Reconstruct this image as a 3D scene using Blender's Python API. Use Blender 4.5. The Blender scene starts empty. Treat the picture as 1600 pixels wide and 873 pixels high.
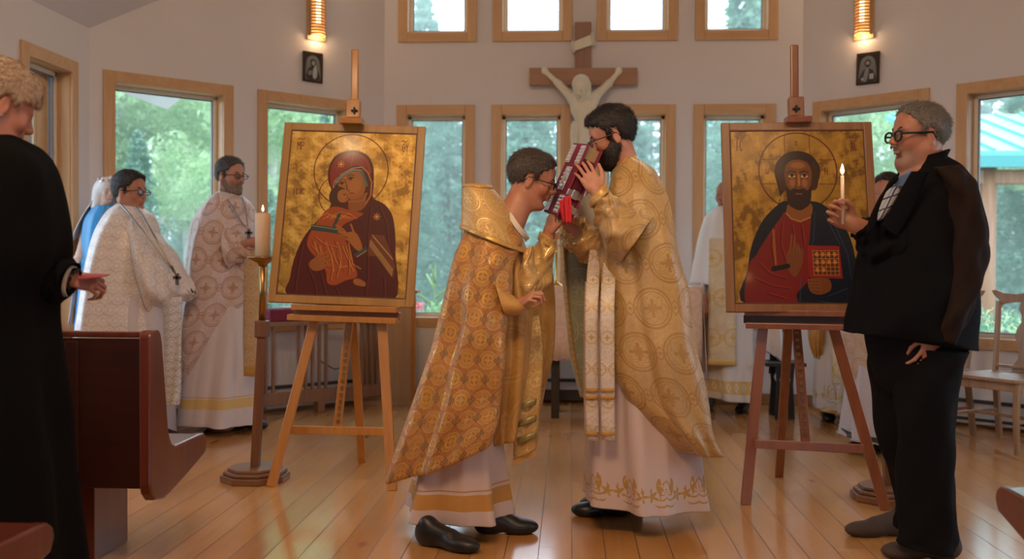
import bpy, math, random
import numpy as np
from mathutils import Vector, Matrix
S = bpy.context.scene
C = S.collection
PI = math.pi
rng = random.Random(7)

# ------------------------------------------------------------------ camera
FPX = 1610.0
cam_d = bpy.data.cameras.new('camera')
cam = bpy.data.objects.new('camera', cam_d); C.objects.link(cam)
cam_d.sensor_width = 36.0; cam_d.lens = FPX / 1600 * 36.0
cam_d.clip_start = 0.05; cam_d.clip_end = 400
CAM = Vector((0, 0, 1.17))
CR = (Matrix.Rotation(math.radians(3.2), 3, 'Z') @ Matrix.Rotation(math.radians(90 - .93), 3, 'X')
      @ Matrix.Rotation(math.radians(.3), 3, 'Z'))
cam.matrix_world = Matrix.Translation(CAM) @ CR.to_4x4()
cam_d.dof.use_dof = True; cam_d.dof.focus_distance = 4.7; cam_d.dof.aperture_fstop = 2.2
S.camera = cam

# ------------------------------------------------------------------ world, sun, exposure
S.view_settings.view_transform = 'Standard'; S.view_settings.look = 'None'
S.view_settings.exposure = 0.0; S.view_settings.gamma = 1.0; S.view_settings.use_curve_mapping = False
S.cycles.use_denoising = True
S.cycles.max_bounces = 7; S.cycles.diffuse_bounces = 4; S.cycles.glossy_bounces = 3
S.cycles.transparent_max_bounces = 12; S.cycles.transmission_bounces = 4
S.cycles.caustics_reflective = False; S.cycles.caustics_refractive = False
S.cycles.sample_clamp_indirect = 6.0
W = bpy.data.worlds.new('overcast_sky'); S.world = W; W.use_nodes = True
_nt = W.node_tree
_bg = _nt.nodes['Background']
_bg.inputs[0].default_value = (0.76, 0.88, 1.0, 1); _bg.inputs[1].default_value = 5.2

def lamp(kind, name, loc, energy, color, size=.2, target=None, **kw):
    d = bpy.data.lights.new(name, kind); d.energy = energy; d.color = color
    if kind == 'AREA':
        d.size = size
        if 'size_y' in kw: d.shape = 'RECTANGLE'; d.size_y = kw['size_y']
    elif kind == 'SPOT':
        d.shadow_soft_size = size; d.spot_size = math.radians(kw.get('angle', 50)); d.spot_blend = kw.get('blend', .5)
    elif kind != 'SUN': d.shadow_soft_size = size
    o = bpy.data.objects.new(name, d); C.objects.link(o); o.location = loc
    if target is not None:
        o.rotation_euler = (Vector(target) - Vector(loc)).to_track_quat('-Z', 'Y').to_euler()
    return o
WARM = (1.0, .62, .34); TUNG = (1.0, .70, .42)
lamp('AREA', 'ceiling_lamp_warm', (-.6, .9, 4.3), 80, WARM, .9, target=(.0, 4.6, .8))
lamp('AREA', 'ceiling_lamp_front', (1.6, 1.2, 4.2), 18, TUNG, .8, target=(1.2, 5.2, .6))
lamp('SPOT', 'altar_spotlight', (1.7, 1.4, 3.9), 130, (1, .76, .46), .06, target=(.38, 4.5, 1.22), angle=15, blend=.6)
lamp('SPOT', 'track_spotlight', (-.5, 1.2, 3.8), 90, (1, .74, .42), .06, target=(-.50, 4.3, 1.15), angle=17, blend=.7)
lamp('SPOT', 'rear_spotlight', (1.5, 7.0, 3.9), 40, (1, .8, .55), .05, target=(.5, 4.7, 1.3), angle=30, blend=.6)
lamp('SPOT', 'icon_spotlight', (-.95, 2.2, 3.6), 22, (1, .75, .45), .06, target=(-1.0, 5.5, 1.2), angle=34, blend=.7)

# ------------------------------------------------------------------ pixel helpers (photograph pixels -> real places)
def ray(px, py):
    return CR @ Vector(((px - 800) / FPX, -(py - 436.5) / FPX, -1.0))
def P(px, py, Y):
    r = ray(px, py); return CAM + r * ((Y - CAM.y) / r.y)
def G(px, py, z=0.0):
    r = ray(px, py); return CAM + r * ((z - CAM.z) / r.z)
def HIT(px, py, p0, n):
    r = ray(px, py); return CAM + r * ((Vector(p0) - CAM).dot(n) / r.dot(n))

# ------------------------------------------------------------------ object helpers
def tag(o, label=None, cat=None, group=None, kind=None):
    if label: o['label'] = label
    if cat: o['category'] = cat
    if group: o['group'] = group
    if kind: o['kind'] = kind
    return o
def thing(name, label, cat, loc=(0, 0, 0), rotz=0, group=None, kind=None):
    o = bpy.data.objects.new(name, None); C.objects.link(o)
    o.location = loc; o.rotation_euler = (0, 0, rotz)
    return tag(o, label, cat, group, kind)
def mesh_obj(name, V, F, mat=None, parent=None, uv=None, smooth=True, world=True):
    me = bpy.data.meshes.new(name)
    me.from_pydata([tuple(map(float, v)) for v in V], [], [tuple(int(i) for i in f) for f in F])
    if uv is not None:
        l = me.uv_layers.new(name='UVMap')
        vi = np.empty(len(me.loops), dtype=np.int32); me.loops.foreach_get('vertex_index', vi)
        l.data.foreach_set('uv', np.asarray(uv, dtype=np.float32)[vi].ravel())
    return _link(name, me, mat, parent, smooth, world)
def mesh_quads(name, V, Q, mat=None, parent=None, smooth=True, world=True):
    me = bpy.data.meshes.new(name)
    V = np.asarray(V, dtype=np.float32); Q = np.asarray(Q, dtype=np.int32)
    me.vertices.add(len(V)); me.vertices.foreach_set('co', V.ravel())
    k = Q.shape[1]
    me.loops.add(Q.size); me.loops.foreach_set('vertex_index', Q.ravel())
    me.polygons.add(len(Q)); me.polygons.foreach_set('loop_start', np.arange(0, Q.size, k, dtype=np.int32))
    me.polygons.foreach_set('loop_total', np.full(len(Q), k, dtype=np.int32))
    me.update(calc_edges=True); me.validate()
    return _link(name, me, mat, parent, smooth, world)
def _link(name, me, mat, parent, smooth, world):
    if smooth: me.polygons.foreach_set('use_smooth', [True] * len(me.polygons))
    if mat is not None: me.materials.append(mat)
    o = bpy.data.objects.new(name, me); C.objects.link(o)
    if parent is not None:
        o.parent = parent
        if world: o.matrix_parent_inverse = wm(parent).inverted()
    return o
def wm(o):
    m = Matrix.Translation(o.location) @ o.rotation_euler.to_matrix().to_4x4()
    if o.parent: m = wm(o.parent) @ o.matrix_parent_inverse @ m
    return m
class MB:
    """collects boxes, prisms, tubes and lathes of ONE part"""
    def __init__(s): s.V = []; s.F = []
    def add(s, V, F):
        b = len(s.V); s.V += [Vector(v) for v in V]; s.F += [tuple(i + b for i in f) for f in F]; return s
    def box(s, c, d, R=None):
        V = [Vector((x * d[0] / 2, y * d[1] / 2, z * d[2] / 2)) for x in (-1, 1) for y in (-1, 1) for z in (-1, 1)]
        if R is not None: V = [R @ v for v in V]
        V = [v + Vector(c) for v in V]
        return s.add(V, [(0, 1, 3, 2), (4, 6, 7, 5), (0, 4, 5, 1), (2, 3, 7, 6), (0, 2, 6, 4), (1, 5, 7, 3)])
    def bar(s, a, b, w, t, up=(0, 1, 0)):
        """rectangular bar from a to b, w across, t along 'up'-ish"""
        a = Vector(a); b = Vector(b); d = (b - a); L = d.length; d.normalize()
        u = Vector(up); u = (u - d * u.dot(d)).normalized(); x = u.cross(d)
        R = Matrix((x, u, d)).transposed()
        return s.box((a + b) / 2, (w, t, L), R)
    def prism(s, poly, n):
        """poly: list of 3D points (planar), extruded by vector n"""
        k = len(poly); n = Vector(n)
        V = [Vector(p) for p in poly] + [Vector(p) + n for p in poly]
        F = [tuple(range(k))[::-1], tuple(range(k, 2 * k))] + [(i, (i + 1) % k, k + (i + 1) % k, k + i) for i in range(k)]
        return s.add(V, F)
    def tube(s, pts, r, n=8, cap=True):
        pts = [Vector(p) for p in pts]; m = len(pts)
        rr = r if isinstance(r, (list, tuple)) else [r] * m
        V = []; F = []; u = None
        for i, p in enumerate(pts):
            d = (pts[min(i + 1, m - 1)] - pts[max(i - 1, 0)]).normalized()
            if u is None: u = d.orthogonal().normalized()
            else: u = (u - d * u.dot(d)).normalized()
            w = d.cross(u)
            for k in range(n):
                a = 2 * PI * k / n; V.append(p + (u * math.cos(a) + w * math.sin(a)) * rr[i])
        for i in range(m - 1):
            for k in range(n):
                F.append((i * n + k, i * n + (k + 1) % n, (i + 1) * n + (k + 1) % n, (i + 1) * n + k))
        if cap: F.append(tuple(range(n))[::-1]); F.append(tuple((m - 1) * n + k for k in range(n)))
        return s.add(V, F)
    def lathe(s, prof, c=(0, 0, 0), n=24, sq=None):
        """prof: list of (r,z)"""
        V = []; F = []; c = Vector(c)
        for r, z in prof:
            for k in range(n):
                a = 2 * PI * (k + .5) / n; V.append(c + Vector((r * math.cos(a), r * math.sin(a), z)))
        for i in range(len(prof) - 1):
            for k in range(n):
                F.append((i * n + k, i * n + (k + 1) % n, (i + 1) * n + (k + 1) % n, (i + 1) * n + k))
        F.append(tuple(range(n))[::-1]); F.append(tuple((len(prof) - 1) * n + k for k in range(n)))
        return s.add(V, F)
    def build(s, name, mat, parent=None, bevel=0, smooth=False, seg=2, world=True):
        o = mesh_obj(name, s.V, s.F, mat, parent, smooth=smooth, world=world)
        if bevel:
            m = o.modifiers.new('bevel', 'BEVEL'); m.width = bevel; m.segments = seg; m.limit_method = 'ANGLE'
            m.angle_limit = math.radians(35)
        return o

# ------------------------------------------------------------------ node expressions
class E:
    def __init__(s, nt, sock): s.nt = nt; s.k = sock
    def _m(s, op, *a):
        n = s.nt.nodes.new('ShaderNodeMath'); n.operation = op
        for i, x in enumerate((s,) + a):
            if isinstance(x, E): s.nt.links.new(x.k, n.inputs[i])
            else: n.inputs[i].default_value = float(x)
        return E(s.nt, n.outputs[0])
    def __add__(s, o): return s._m('ADD', o)
    def __sub__(s, o): return s._m('SUBTRACT', o)
    def __mul__(s, o): return s._m('MULTIPLY', o)
    def __truediv__(s, o): return s._m('DIVIDE', o)
    __radd__ = __add__; __rmul__ = __mul__
    def __rsub__(s, o): return (s * -1) + o
    def abs(s): return s._m('ABSOLUTE')
    def sin(s): return s._m('SINE')
    def cos(s): return s._m('COSINE')
    def floor(s): return s._m('FLOOR')
    def mod(s, o): return s._m('FLOORED_MODULO', o)
    def sqrt(s): return s._m('SQRT')
    def max(s, o): return s._m('MAXIMUM', o)
    def min(s, o): return s._m('MINIMUM', o)
    def lt(s, o): return s._m('LESS_THAN', o)
    def gt(s, o): return s._m('GREATER_THAN', o)
    def atan2(s, o): return s._m('ARCTAN2', o)
    def pow(s, o): return s._m('POWER', o)
    def step(s, a, b):
        """smooth 0..1 as s goes a..b"""
        n = s.nt.nodes.new('ShaderNodeMapRange'); n.interpolation_type = 'SMOOTHSTEP'
        s.nt.links.new(s.k, n.inputs[0]); n.inputs[1].default_value = a; n.inputs[2].default_value = b
        return E(s.nt, n.outputs[0])
class Mat:
    def __init__(s, name, rough=.6, metal=0, color=(.5, .5, .5)):
        s.m = bpy.data.materials.new(name); s.m.use_nodes = True; s.nt = s.m.node_tree
        s.b = s.nt.nodes['Principled BSDF']
        s.b.inputs['Roughness'].default_value = rough; s.b.inputs['Metallic'].default_value = metal
        s.b.inputs['Base Color'].default_value = (*color, 1)
        s.m.diffuse_color = (*color, 1)
    def coords(s, which='Object'):
        t = s.nt.nodes.new('ShaderNodeTexCoord')
        x = s.nt.nodes.new('ShaderNodeSeparateXYZ'); s.nt.links.new(t.outputs[which], x.inputs[0])
        return [E(s.nt, x.outputs[i]) for i in range(3)]
    def vec(s, x, y, z=0.0):
        n = s.nt.nodes.new('ShaderNodeCombineXYZ')
        for i, a in enumerate((x, y, z)):
            if isinstance(a, E): s.nt.links.new(a.k, n.inputs[i])
            else: n.inputs[i].default_value = a
        return n.outputs[0]
    def noise(s, v=None, scale=5, detail=3, rough=.5, dist=0, col=False):
        n = s.nt.nodes.new('ShaderNodeTexNoise'); n.inputs['Scale'].default_value = scale
        n.inputs['Detail'].default_value = detail; n.inputs['Roughness'].default_value = rough
        n.inputs['Distortion'].default_value = dist
        if v is None: v = s.nt.nodes.new('ShaderNodeTexCoord').outputs['Object']
        s.nt.links.new(v, n.inputs['Vector'])
        return n.outputs['Color'] if col else E(s.nt, n.outputs[0])
    def white(s, v):
        n = s.nt.nodes.new('ShaderNodeTexWhiteNoise'); n.noise_dimensions = '3D'; s.nt.links.new(v, n.inputs['Vector'])
        return E(s.nt, n.outputs['Value'])
    def voronoi(s, v, scale=5, feat='F1'):
        n = s.nt.nodes.new('ShaderNodeTexVoronoi'); n.feature = feat; n.inputs['Scale'].default_value = scale
        s.nt.links.new(v, n.inputs['Vector']); return E(s.nt, n.outputs['Distance'])
    def mix(s, f, a, b, mode='MIX'):
        n = s.nt.nodes.new('ShaderNodeMix'); n.data_type = 'RGBA'; n.blend_type = mode
        for i, x in ((0, f), (6, a), (7, b)):
            if isinstance(x, E): s.nt.links.new(x.k, n.inputs[i])
            elif isinstance(x, (int, float)): n.inputs[i].default_value = x
            elif isinstance(x, (tuple, list)): n.inputs[i].default_value = (*x, 1)
            else: s.nt.links.new(x, n.inputs[i])
        return n.outputs[2]
    def ramp(s, f, stops):
        n = s.nt.nodes.new('ShaderNodeValToRGB'); cr = n.color_ramp
        while len(cr.elements) < len(stops): cr.elements.new(.5)
        for e, (p, c) in zip(cr.elements, stops): e.position = p; e.color = (*c, 1)
        s.nt.links.new(f.k, n.inputs[0]); return n.outputs[0]
    def set(s, name, x):
        k = s.b.inputs[name]
        if isinstance(x, E): s.nt.links.new(x.k, k)
        elif isinstance(x, (int, float)): k.default_value = x
        elif isinstance(x, (tuple, list)): k.default_value = (*x, 1)
        else: s.nt.links.new(x, k)
        return s
    def bump(s, h, strength=.3, dist=.01):
        n = s.nt.nodes.new('ShaderNodeBump'); n.inputs['Strength'].default_value = strength
        n.inputs['Distance'].default_value = dist
        s.nt.links.new(h.k, n.inputs['Height']); s.nt.links.new(n.outputs[0], s.b.inputs['Normal']); return s

def flat_mat(name, color, rough=.6, metal=0, grain=.08, scale=40, bump=.1):
    """plain material with a little procedural unevenness"""
    m = Mat(name, rough, metal, color); n = m.noise(scale=scale, detail=2)
    dk = tuple(c * (1 - grain) for c in color); lt = tuple(min(1, c * (1 + grain)) for c in color)
    m.set('Base Color', m.mix(n, dk, lt))
    if bump: m.bump(n, bump, .002)
    return m.m
def wood_mat(name, c1, c2, rough=.4, axis=2, scale=1.0, coat=0):
    m = Mat(name, rough, 0, c1); x = m.coords('Object')
    v = [a * (26 * scale) for a in x]; v[axis] = x[axis] * (1.6 * scale)
    g = m.noise(m.vec(*v), 1.0, 4, .6, .6)
    f = m.noise(m.vec(*[a * 6 if i != axis else x[axis] * .7 for i, a in enumerate(x)]), 1, 2)
    m.set('Base Color', m.mix((g * .7 + f * .4).step(.35, .75), c1, c2)); m.bump(g, .08, .002)
    if coat: m.b.inputs['Coat Weight'].default_value = coat; m.b.inputs['Coat Roughness'].default_value = .15
    return m.m
# ------------------------------------------------------------------ materials of the room
m = Mat('wall_paint', .75, 0, (.70, .66, .66)); n = m.noise(scale=3, detail=2)
m.set('Base Color', m.mix(n, (.655, .63, .645), (.695, .67, .69))); n2 = m.noise(scale=160, detail=2); m.bump(n2, .08, .002)
WALL = m.m
CEIL = flat_mat('ceiling_paint', (.70, .66, .70), .8, scale=3, grain=.02)
TRIM_ = wood_mat('maple_trim', (.60, .37, .19), (.52, .30, .145), .42, axis=2)
TRIMH = wood_mat('maple_trim_level', (.60, .37, .19), (.52, .30, .145), .42, axis=0)
SASH = flat_mat('sash_white', (.80, .74, .62), .4)
GASK = flat_mat('grey_sash', (.16, .17, .2), .5)
m = Mat('window_glass', .02, 0, (1, 1, 1))
_o = m.nt.nodes['Material Output']; _t = m.nt.nodes.new('ShaderNodeBsdfTransparent'); _g = m.nt.nodes.new('ShaderNodeBsdfGlossy')
_g.inputs['Roughness'].default_value = .02; _t.inputs[0].default_value = (.90, .95, 1.0, 1)
_f = m.nt.nodes.new('ShaderNodeFresnel'); _f.inputs[0].default_value = 1.3; _mx = m.nt.nodes.new('ShaderNodeMixShader')
m.nt.links.new(_f.outputs[0], _mx.inputs[0]); m.nt.links.new(_t.outputs[0], _mx.inputs[1]); m.nt.links.new(_g.outputs[0], _mx.inputs[2])
m.nt.links.new(_mx.outputs[0], _o.inputs[0]); GLASS = m.m

# pine floor: boards 135 mm wide run towards the altar
m = Mat('pine_floor', .3, 0, (.6, .35, .15)); x, y, z = m.coords('Object')
bx = (x - .016) / .135; bid = bx.floor(); fx = (bx.mod(1.0) - .5).abs()
rnd = m.white(m.vec(bid, 3.0, 1.0)); yo = y + rnd * 7.0; sid = (yo / 2.9).floor(); fy = ((yo / 2.9).mod(1.0) - .5).abs()
r2 = m.white(m.vec(bid, sid, 5.0))
gr = m.noise(m.vec(x * 34 + r2 * 50, y * 1.5 + r2 * 90, r2 * 9), 1, 4, .6, .9)
big = m.noise(m.vec(x * 5 + r2 * 20, y * .9 + r2 * 33, 0.0), 1, 2)
kn = m.voronoi(m.vec(x * 3.2, y * 1.35 + r2 * 3, r2 * 4), 1.0)
kmask = (1 - kn.step(.03, .12)) * .8
base = m.mix(r2, (.66, .33, .105), (.50, .225, .06))
base = m.mix(gr.step(.35, .8) * .55, base, (.42, .20, .07))
base = m.mix(big.step(.35, .8) * .35, base, (.72, .46, .22))
base = m.mix(kmask, base, (.16, .06, .025))
gap = fx.gt(.484).max(fy.gt(.4993))
base = m.mix(gap * .85, base, (.08, .03, .012))
m.set('Base Color', base); m.set('Roughness', gr * .10 + .14 + gap * .4)
m.b.inputs['Specular IOR Level'].default_value = .6
wob = m.noise(m.vec(x * 1.3, y * .5, 0.0), 1, 2)
m.bump(gr * .04 + wob * 1.2 - gap * .5, .13, .004); m.b.inputs['Coat Weight'].default_value = .35; m.b.inputs['Coat Roughness'].default_value = .12; FLOORM = m.m

# ------------------------------------------------------------------ room shell
XL, XR = -3.32, 4.15
A = Vector((XL, 6.96, 0)); B = Vector((-1.58, 8.7, 0)); D_ = Vector((1.92, 8.7, 0)); E_ = Vector((XR, 8.7 - (XR - 1.92), 0))
YB = -4.5
RX = (XL + XR) / 2
def ceil_z(x): return 2.77 + .8 * ((x - XL) if x < RX else (XR - x))
fl = MB().add([(XL, YB, 0), (XR, YB, 0), E_, D_, B, A], [(0, 1, 2, 3, 4, 5)])
fl.add([Vector(v) - Vector((0, 0, .1)) for v in [(XL, YB, 0), (XR, YB, 0), E_, D_, B, A]], [(5, 4, 3, 2, 1, 0)])
tag(fl.build('floor', FLOORM), 'honey pine board floor running toward the altar', 'floor', kind='structure')
cl = MB()
for (xa, xb) in ((XL - .3, RX), (RX, XR + .3)):
    za, zb = (2.77 - .24, ceil_z(RX)) if xb == RX else (ceil_z(RX), 2.77 - .24)
    cl.add([(xa, YB - .3, za), (xb, YB - .3, zb), (xb, 9.1, zb), (xa, 9.1, za)], [(0, 1, 2, 3)])
    cl.add([(xa, YB - .3, za + .1), (xb, YB - .3, zb + .1), (xb, 9.1, zb + .1), (xa, 9.1, za + .1)], [(3, 2, 1, 0)])
tag(cl.build('ceiling', CEIL), 'pale sloping ceiling', 'ceiling', kind='structure')

def build_wall(name, p0, p1, wins, label):
    """wall from p0 to p1 (inside on the left of p0->p1 seen from above is away), wins: (s0,s1,z0,z1) openings"""
    p0 = Vector(p0); p1 = Vector(p1); L = (p1 - p0).length; d = (p1 - p0) / L; n = Vector((d.y, -d.x, 0))
    if n.dot(Vector((0, 3, 0)) - p0) > 0: n = -n            # n points OUT of the room
    mb = MB(); br = sorted({0, L} | {w[0] for w in wins} | {w[1] for w in wins})
    if (p0.x - RX) * (p1.x - RX) < 0 and abs(d.y) < .01: br = sorted(set(br) | {(RX - p0.x) / d.x})
    for a, b in zip(br, br[1:]):
        mid = (a + b) / 2; hol = sorted((w[2], w[3]) for w in wins if w[0] <= mid <= w[1])
        zs = [0]
        for h in hol: zs += list(h)
        zs.append(None)
        for i in range(0, len(zs), 2):
            z0, z1 = zs[i], zs[i + 1]
            pa, pb = p0 + d * a, p0 + d * b
            ta = ceil_z(pa.x) if z1 is None else z1; tb = ceil_z(pb.x) if z1 is None else z1
            T = n * .18
            mb.add([pa + Vector((0, 0, z0)), pb + Vector((0, 0, z0)), pb + Vector((0, 0, tb)), pa + Vector((0, 0, ta)),
                    pa + T + Vector((0, 0, z0)), pb + T + Vector((0, 0, z0)), pb + T + Vector((0, 0, tb)), pa + T + Vector((0, 0, ta))],
                   [(0, 1, 2, 3), (7, 6, 5, 4), (0, 4, 5, 1), (3, 2, 6, 7), (0, 3, 7, 4), (1, 5, 6, 2)])
    tag(mb.build(name, WALL), label, 'wall', kind='structure')
    return p0, d, n
WN = [0]
def window(p0, d, n, s0, s1, z0, z1, cas=.082):
    """s0..z1 are the OUTER edges of the casing; returns the wall opening"""
    WN[0] += 1
    R = Matrix((d, n, Vector((0, 0, 1)))).transposed()
    t = bpy.data.objects.new('window_%d' % WN[0], None); C.objects.link(t); t.location = p0 + d * (s0 + s1) / 2 + Vector((0, 0, z0))
    tag(t, kind='structure')
    def Q(s, u, z): return p0 + d * s + n * u + Vector((0, 0, z))
    def board(mb, sa, sb, ua, ub, za, zb): mb.box(Q((sa + sb) / 2, (ua + ub) / 2, (za + zb) / 2), (abs(sb - sa), abs(ub - ua), abs(zb - za)), R)
    c = MB(); h = MB()
    for sa, sb in ((s0, s0 + cas), (s1 - cas, s1)): board(c, sa, sb, -.02, .0, z0, z1)
    for za, zb in ((z0, z0 + cas), (z1 - cas, z1)): board(h, s0 + cas, s1 - cas, -.02, .0, za, zb)
    c.build('casing', TRIM_, t, bevel=.004); h.build('casing', TRIMH, t, bevel=.004)
    i0, i1, k0, k1 = s0 + cas - .012, s1 - cas + .012, z0 + cas - .012, z1 - cas + .012
    j = MB()
    for sa, sb in ((i0, i0 + .014), (i1 - .014, i1)): board(j, sa, sb, 0, .17, k0, k1)
    for za, zb in ((k0, k0 + .014), (k1 - .014, k1)): board(j, i0, i1, 0, .17, za, zb)
    j.build('jamb', TRIM_, t, bevel=.002)
    f = MB(); w = .028
    for sa, sb in ((i0 + .014, i0 + .014 + w), (i1 - .014 - w, i1 - .014)): board(f, sa, sb, .09, .13, k0 + .014, k1 - .014)
    for za, zb in ((k0 + .014, k0 + .014 + w), (k1 - .014 - w, k1 - .014)): board(f, i0 + .014, i1 - .014, .09, .13, za, zb)
    f.build('sash', SASH, t, bevel=.002)
    g = MB(); e = .014 + w; q = .008
    for sa, sb in ((i0 + e, i0 + e + q), (i1 - e - q, i1 - e)): board(g, sa, sb, .1, .125, k0 + e, k1 - e)
    for za, zb in ((k0 + e, k0 + e + q), (k1 - e - q, k1 - e)): board(g, i0 + e, i1 - e, .1, .125, za, zb)
    g.build('gasket', GASK, t)
    MB().add([Q(i0 + e, .115, k0 + e), Q(i1 - e, .115, k0 + e), Q(i1 - e, .115, k1 - e), Q(i0 + e, .115, k1 - e)], [(0, 1, 2, 3)]).build('pane', GLASS, t)
    return (i0, i1, k0, k1)
def hole(w, cas=.082): return (w[0] + cas - .012, w[1] - cas + .012, w[2] + cas - .012, w[3] - cas + .012)
def wall_px(p0, p1, px):
    p0 = Vector(p0); p1 = Vector(p1); d = (p1 - p0).normalized(); n = Vector((d.y, -d.x, 0))
    return (HIT(px, 300, p0, n) - p0).dot(d)
def do_wall(name, p0, p1, wins, label):
    q, d, n = build_wall(name, p0, p1, [hole(w) for w in wins], label)
    for w in wins: window(q, d, n, *w)
Z0, Z1, U0, U1 = .62, 2.50, 3.03, 4.0
bw = []
for xa, xb in ((620, 741.5), (768, 891), (929, 1054.6), (1083, 1211)):
    bw.append((wall_px(B, D_, xa), wall_px(B, D_, xb), Z0, Z1))
for xa, xb in ((621.5, 744), (769, 893), (931, 1057), (1084, 1213)):
    bw.append((wall_px(B, D_, xa), wall_px(B, D_, xb), U0, U1))
do_wall('wall_back', B, D_, bw, 'back wall with eight square and tall windows')
do_wall('wall_back_left', A, B, [(wall_px(A, B, a), wall_px(A, B, b), Z0, Z1) for a, b in ((161, 363.5), (402, 552))], 'angled wall on the left of the altar')
do_wall('wall_back_right', E_, D_, [(wall_px(E_, D_, b), wall_px(E_, D_, a), .56, Z1) for a, b in ((1270, 1451.6), (1494, 1700))], 'angled wall on the right of the altar')
do_wall('wall_left', A, (XL, YB, 0), [(6.96 - 6.77, 6.96 - 6.06, Z0, Z1), (2.2, 3.4, Z0, Z1), (4.8, 6.2, Z0, Z1)], 'left wall')  # the two nearer windows are unseen, added for daylight
do_wall('wall_right', E_, (XR, YB, 0), [(.6, 2.0, Z0, Z1), (3.0, 4.4, Z0, Z1)], 'right wall')  # both windows unseen, added to let in daylight from the side
do_wall('wall_front', (XL, YB, 0), (XR, YB, 0), [(1.2, 2.6, 1.0, 2.6), (4.8, 6.2, 1.0, 2.6)], 'wall behind the pews')

BASEB = wood_mat('baseboard_wood', (.36, .19, .08), (.28, .14, .06), .45, axis=0)
def baseboard(name, p0, p1):
    p0 = Vector(p0); p1 = Vector(p1); d = (p1 - p0).normalized(); n = Vector((d.y, -d.x, 0))
    if n.dot(Vector((0, 3, 0)) - p0) < 0: n = -n
    mb = MB(); mb.bar(p0 + n * .009 + Vector((0, 0, .045)), p1 + n * .009 + Vector((0, 0, .045)), .018, .09, up=(0, 0, 1))
    mb.bar(p0 + n * .024 + Vector((0, 0, .01)), p1 + n * .024 + Vector((0, 0, .01)), .014, .02, up=(0, 0, 1))
    tag(mb.build(name, BASEB, bevel=.003), kind='structure')
baseboard('baseboard_back', B, D_); baseboard('baseboard_back_left', A, B); baseboard('baseboard_back_right', D_, E_)
baseboard('baseboard_left', A, (XL, YB, 0)); baseboard('baseboard_right', E_, (XR, YB, 0))

# electric baseboard heaters
HEAT = flat_mat('heater_enamel', (.66, .66, .68), .4); HDARK = flat_mat('heater_slot', (.04, .04, .045), .5)
def heater(p0, d, n, s0, s1, label):
    """n points into the room"""
    c = p0 + d * (s0 + s1) / 2 + n * .06
    t = thing('baseboard_heater', label, 'heater', (c.x, c.y, 0), 0, 'baseboard heaters along the apse walls'); R = Matrix((d, n, Vector((0, 0, 1)))).transposed(); L = s1 - s0
    MB().box(c + Vector((0, 0, .11)), (L, .05, .17), R).build('housing', HEAT, t, bevel=.008)
    MB().box(c + n * .02 + Vector((0, 0, .19)), (L - .02, .03, .025), R).box(c + n * .022 + Vector((0, 0, .06)), (L - .04, .012, .022), R).build('slot', HDARK, t)
dR = (E_ - D_).normalized(); nR = Vector((-dR.y, dR.x, 0)); nR = nR if nR.y < 0 else -nR
heater(D_, dR, nR, .75, 2.6, 'long white baseboard heater behind the wooden splat-back chair')
dL = (A - B).normalized(); nL = Vector((dL.y, -dL.x, 0)); nL = nL if nL.y < 0 else -nL
heater(B, dL, nL, .35, 1.15, 'white baseboard heater behind the slatted wooden bench')
heater(B, Vector((1, 0, 0)), Vector((0, -1, 0)), .9, 2.7, 'white baseboard heater under the altar table')

# ------------------------------------------------------------------ outside
m = Mat('meadow', .95, 0, (.2, .3, .1)); n = m.noise(scale=.35, detail=5); n2 = m.noise(scale=3, detail=4)
m.set('Base Color', m.mix((n * .6 + n2 * .5).step(.35, .75), (.20, .24, .18), (.36, .39, .30))); GRASS = m.m
gr_ = MB().box((0, 45, -.75), (220, 130, .3))
tag(gr_.build('ground', GRASS), 'green meadow outside the windows', 'ground', kind='structure')
GRAV = flat_mat('gravel', (.42, .42, .42), .9, scale=30)
tag(MB().box((-10, 19.5, -.58), (60, 4.0, .06)).build('gravel_road', GRAV), 'pale gravel road beyond the back windows', 'road', kind='structure')

BARK = flat_mat('birch_bark', (.62, .60, .56), .8, grain=.5, scale=6); DBARK = flat_mat('spruce_bark', (.17, .13, .10), .9, grain=.4, scale=8)
def leafmat(name, c1, c2):
    m = Mat(name, .8, 0, c1); n = m.noise(scale=1.3, detail=2); m.set('Base Color', m.mix(n.step(.35, .65), c1, c2))
    tl = m.nt.nodes.new('ShaderNodeBsdfTranslucent'); mx = m.nt.nodes.new('ShaderNodeMixShader'); mx.inputs[0].default_value = .45
    m.nt.links.new(m.b.inputs['Base Color'].links[0].from_socket, tl.inputs[0]); m.nt.links.new(m.b.outputs[0], mx.inputs[1]); m.nt.links.new(tl.outputs[0], mx.inputs[2])
    m.b.inputs['Specular IOR Level'].default_value = .15
    m.nt.links.new(mx.outputs[0], m.nt.nodes['Material Output'].inputs[0])
    return m.m
SPR = leafmat('spruce_needles', (.15, .30, .21), (.29, .46, .34)); ASP = leafmat('aspen_leaves', (.34, .52, .26), (.54, .70, .42))
def leaf_cloud(cs, rs, n, size, r, flat=.5):
    """n triangular leaf tufts spread through blobs; returns V,F"""
    V = np.zeros((n * 3, 3)); k = r.integers(0, len(cs), n)
    c = np.asarray(cs)[k]; R = np.asarray(rs)[k]
    dirs = r.normal(size=(n, 3)); dirs /= np.linalg.norm(dirs, axis=1)[:, None]
    p = c + dirs * (R * (r.random(n) ** .4)[:, None]); s = size * (.6 + .8 * r.random(n))
    for i in range(3):
        o = r.normal(size=(n, 3)); o[:, 2] *= flat; o /= np.linalg.norm(o, axis=1)[:, None]
        V[i::3] = p + o * s[:, None]
    F = np.arange(n * 3).reshape(n, 3); return V, F
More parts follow.
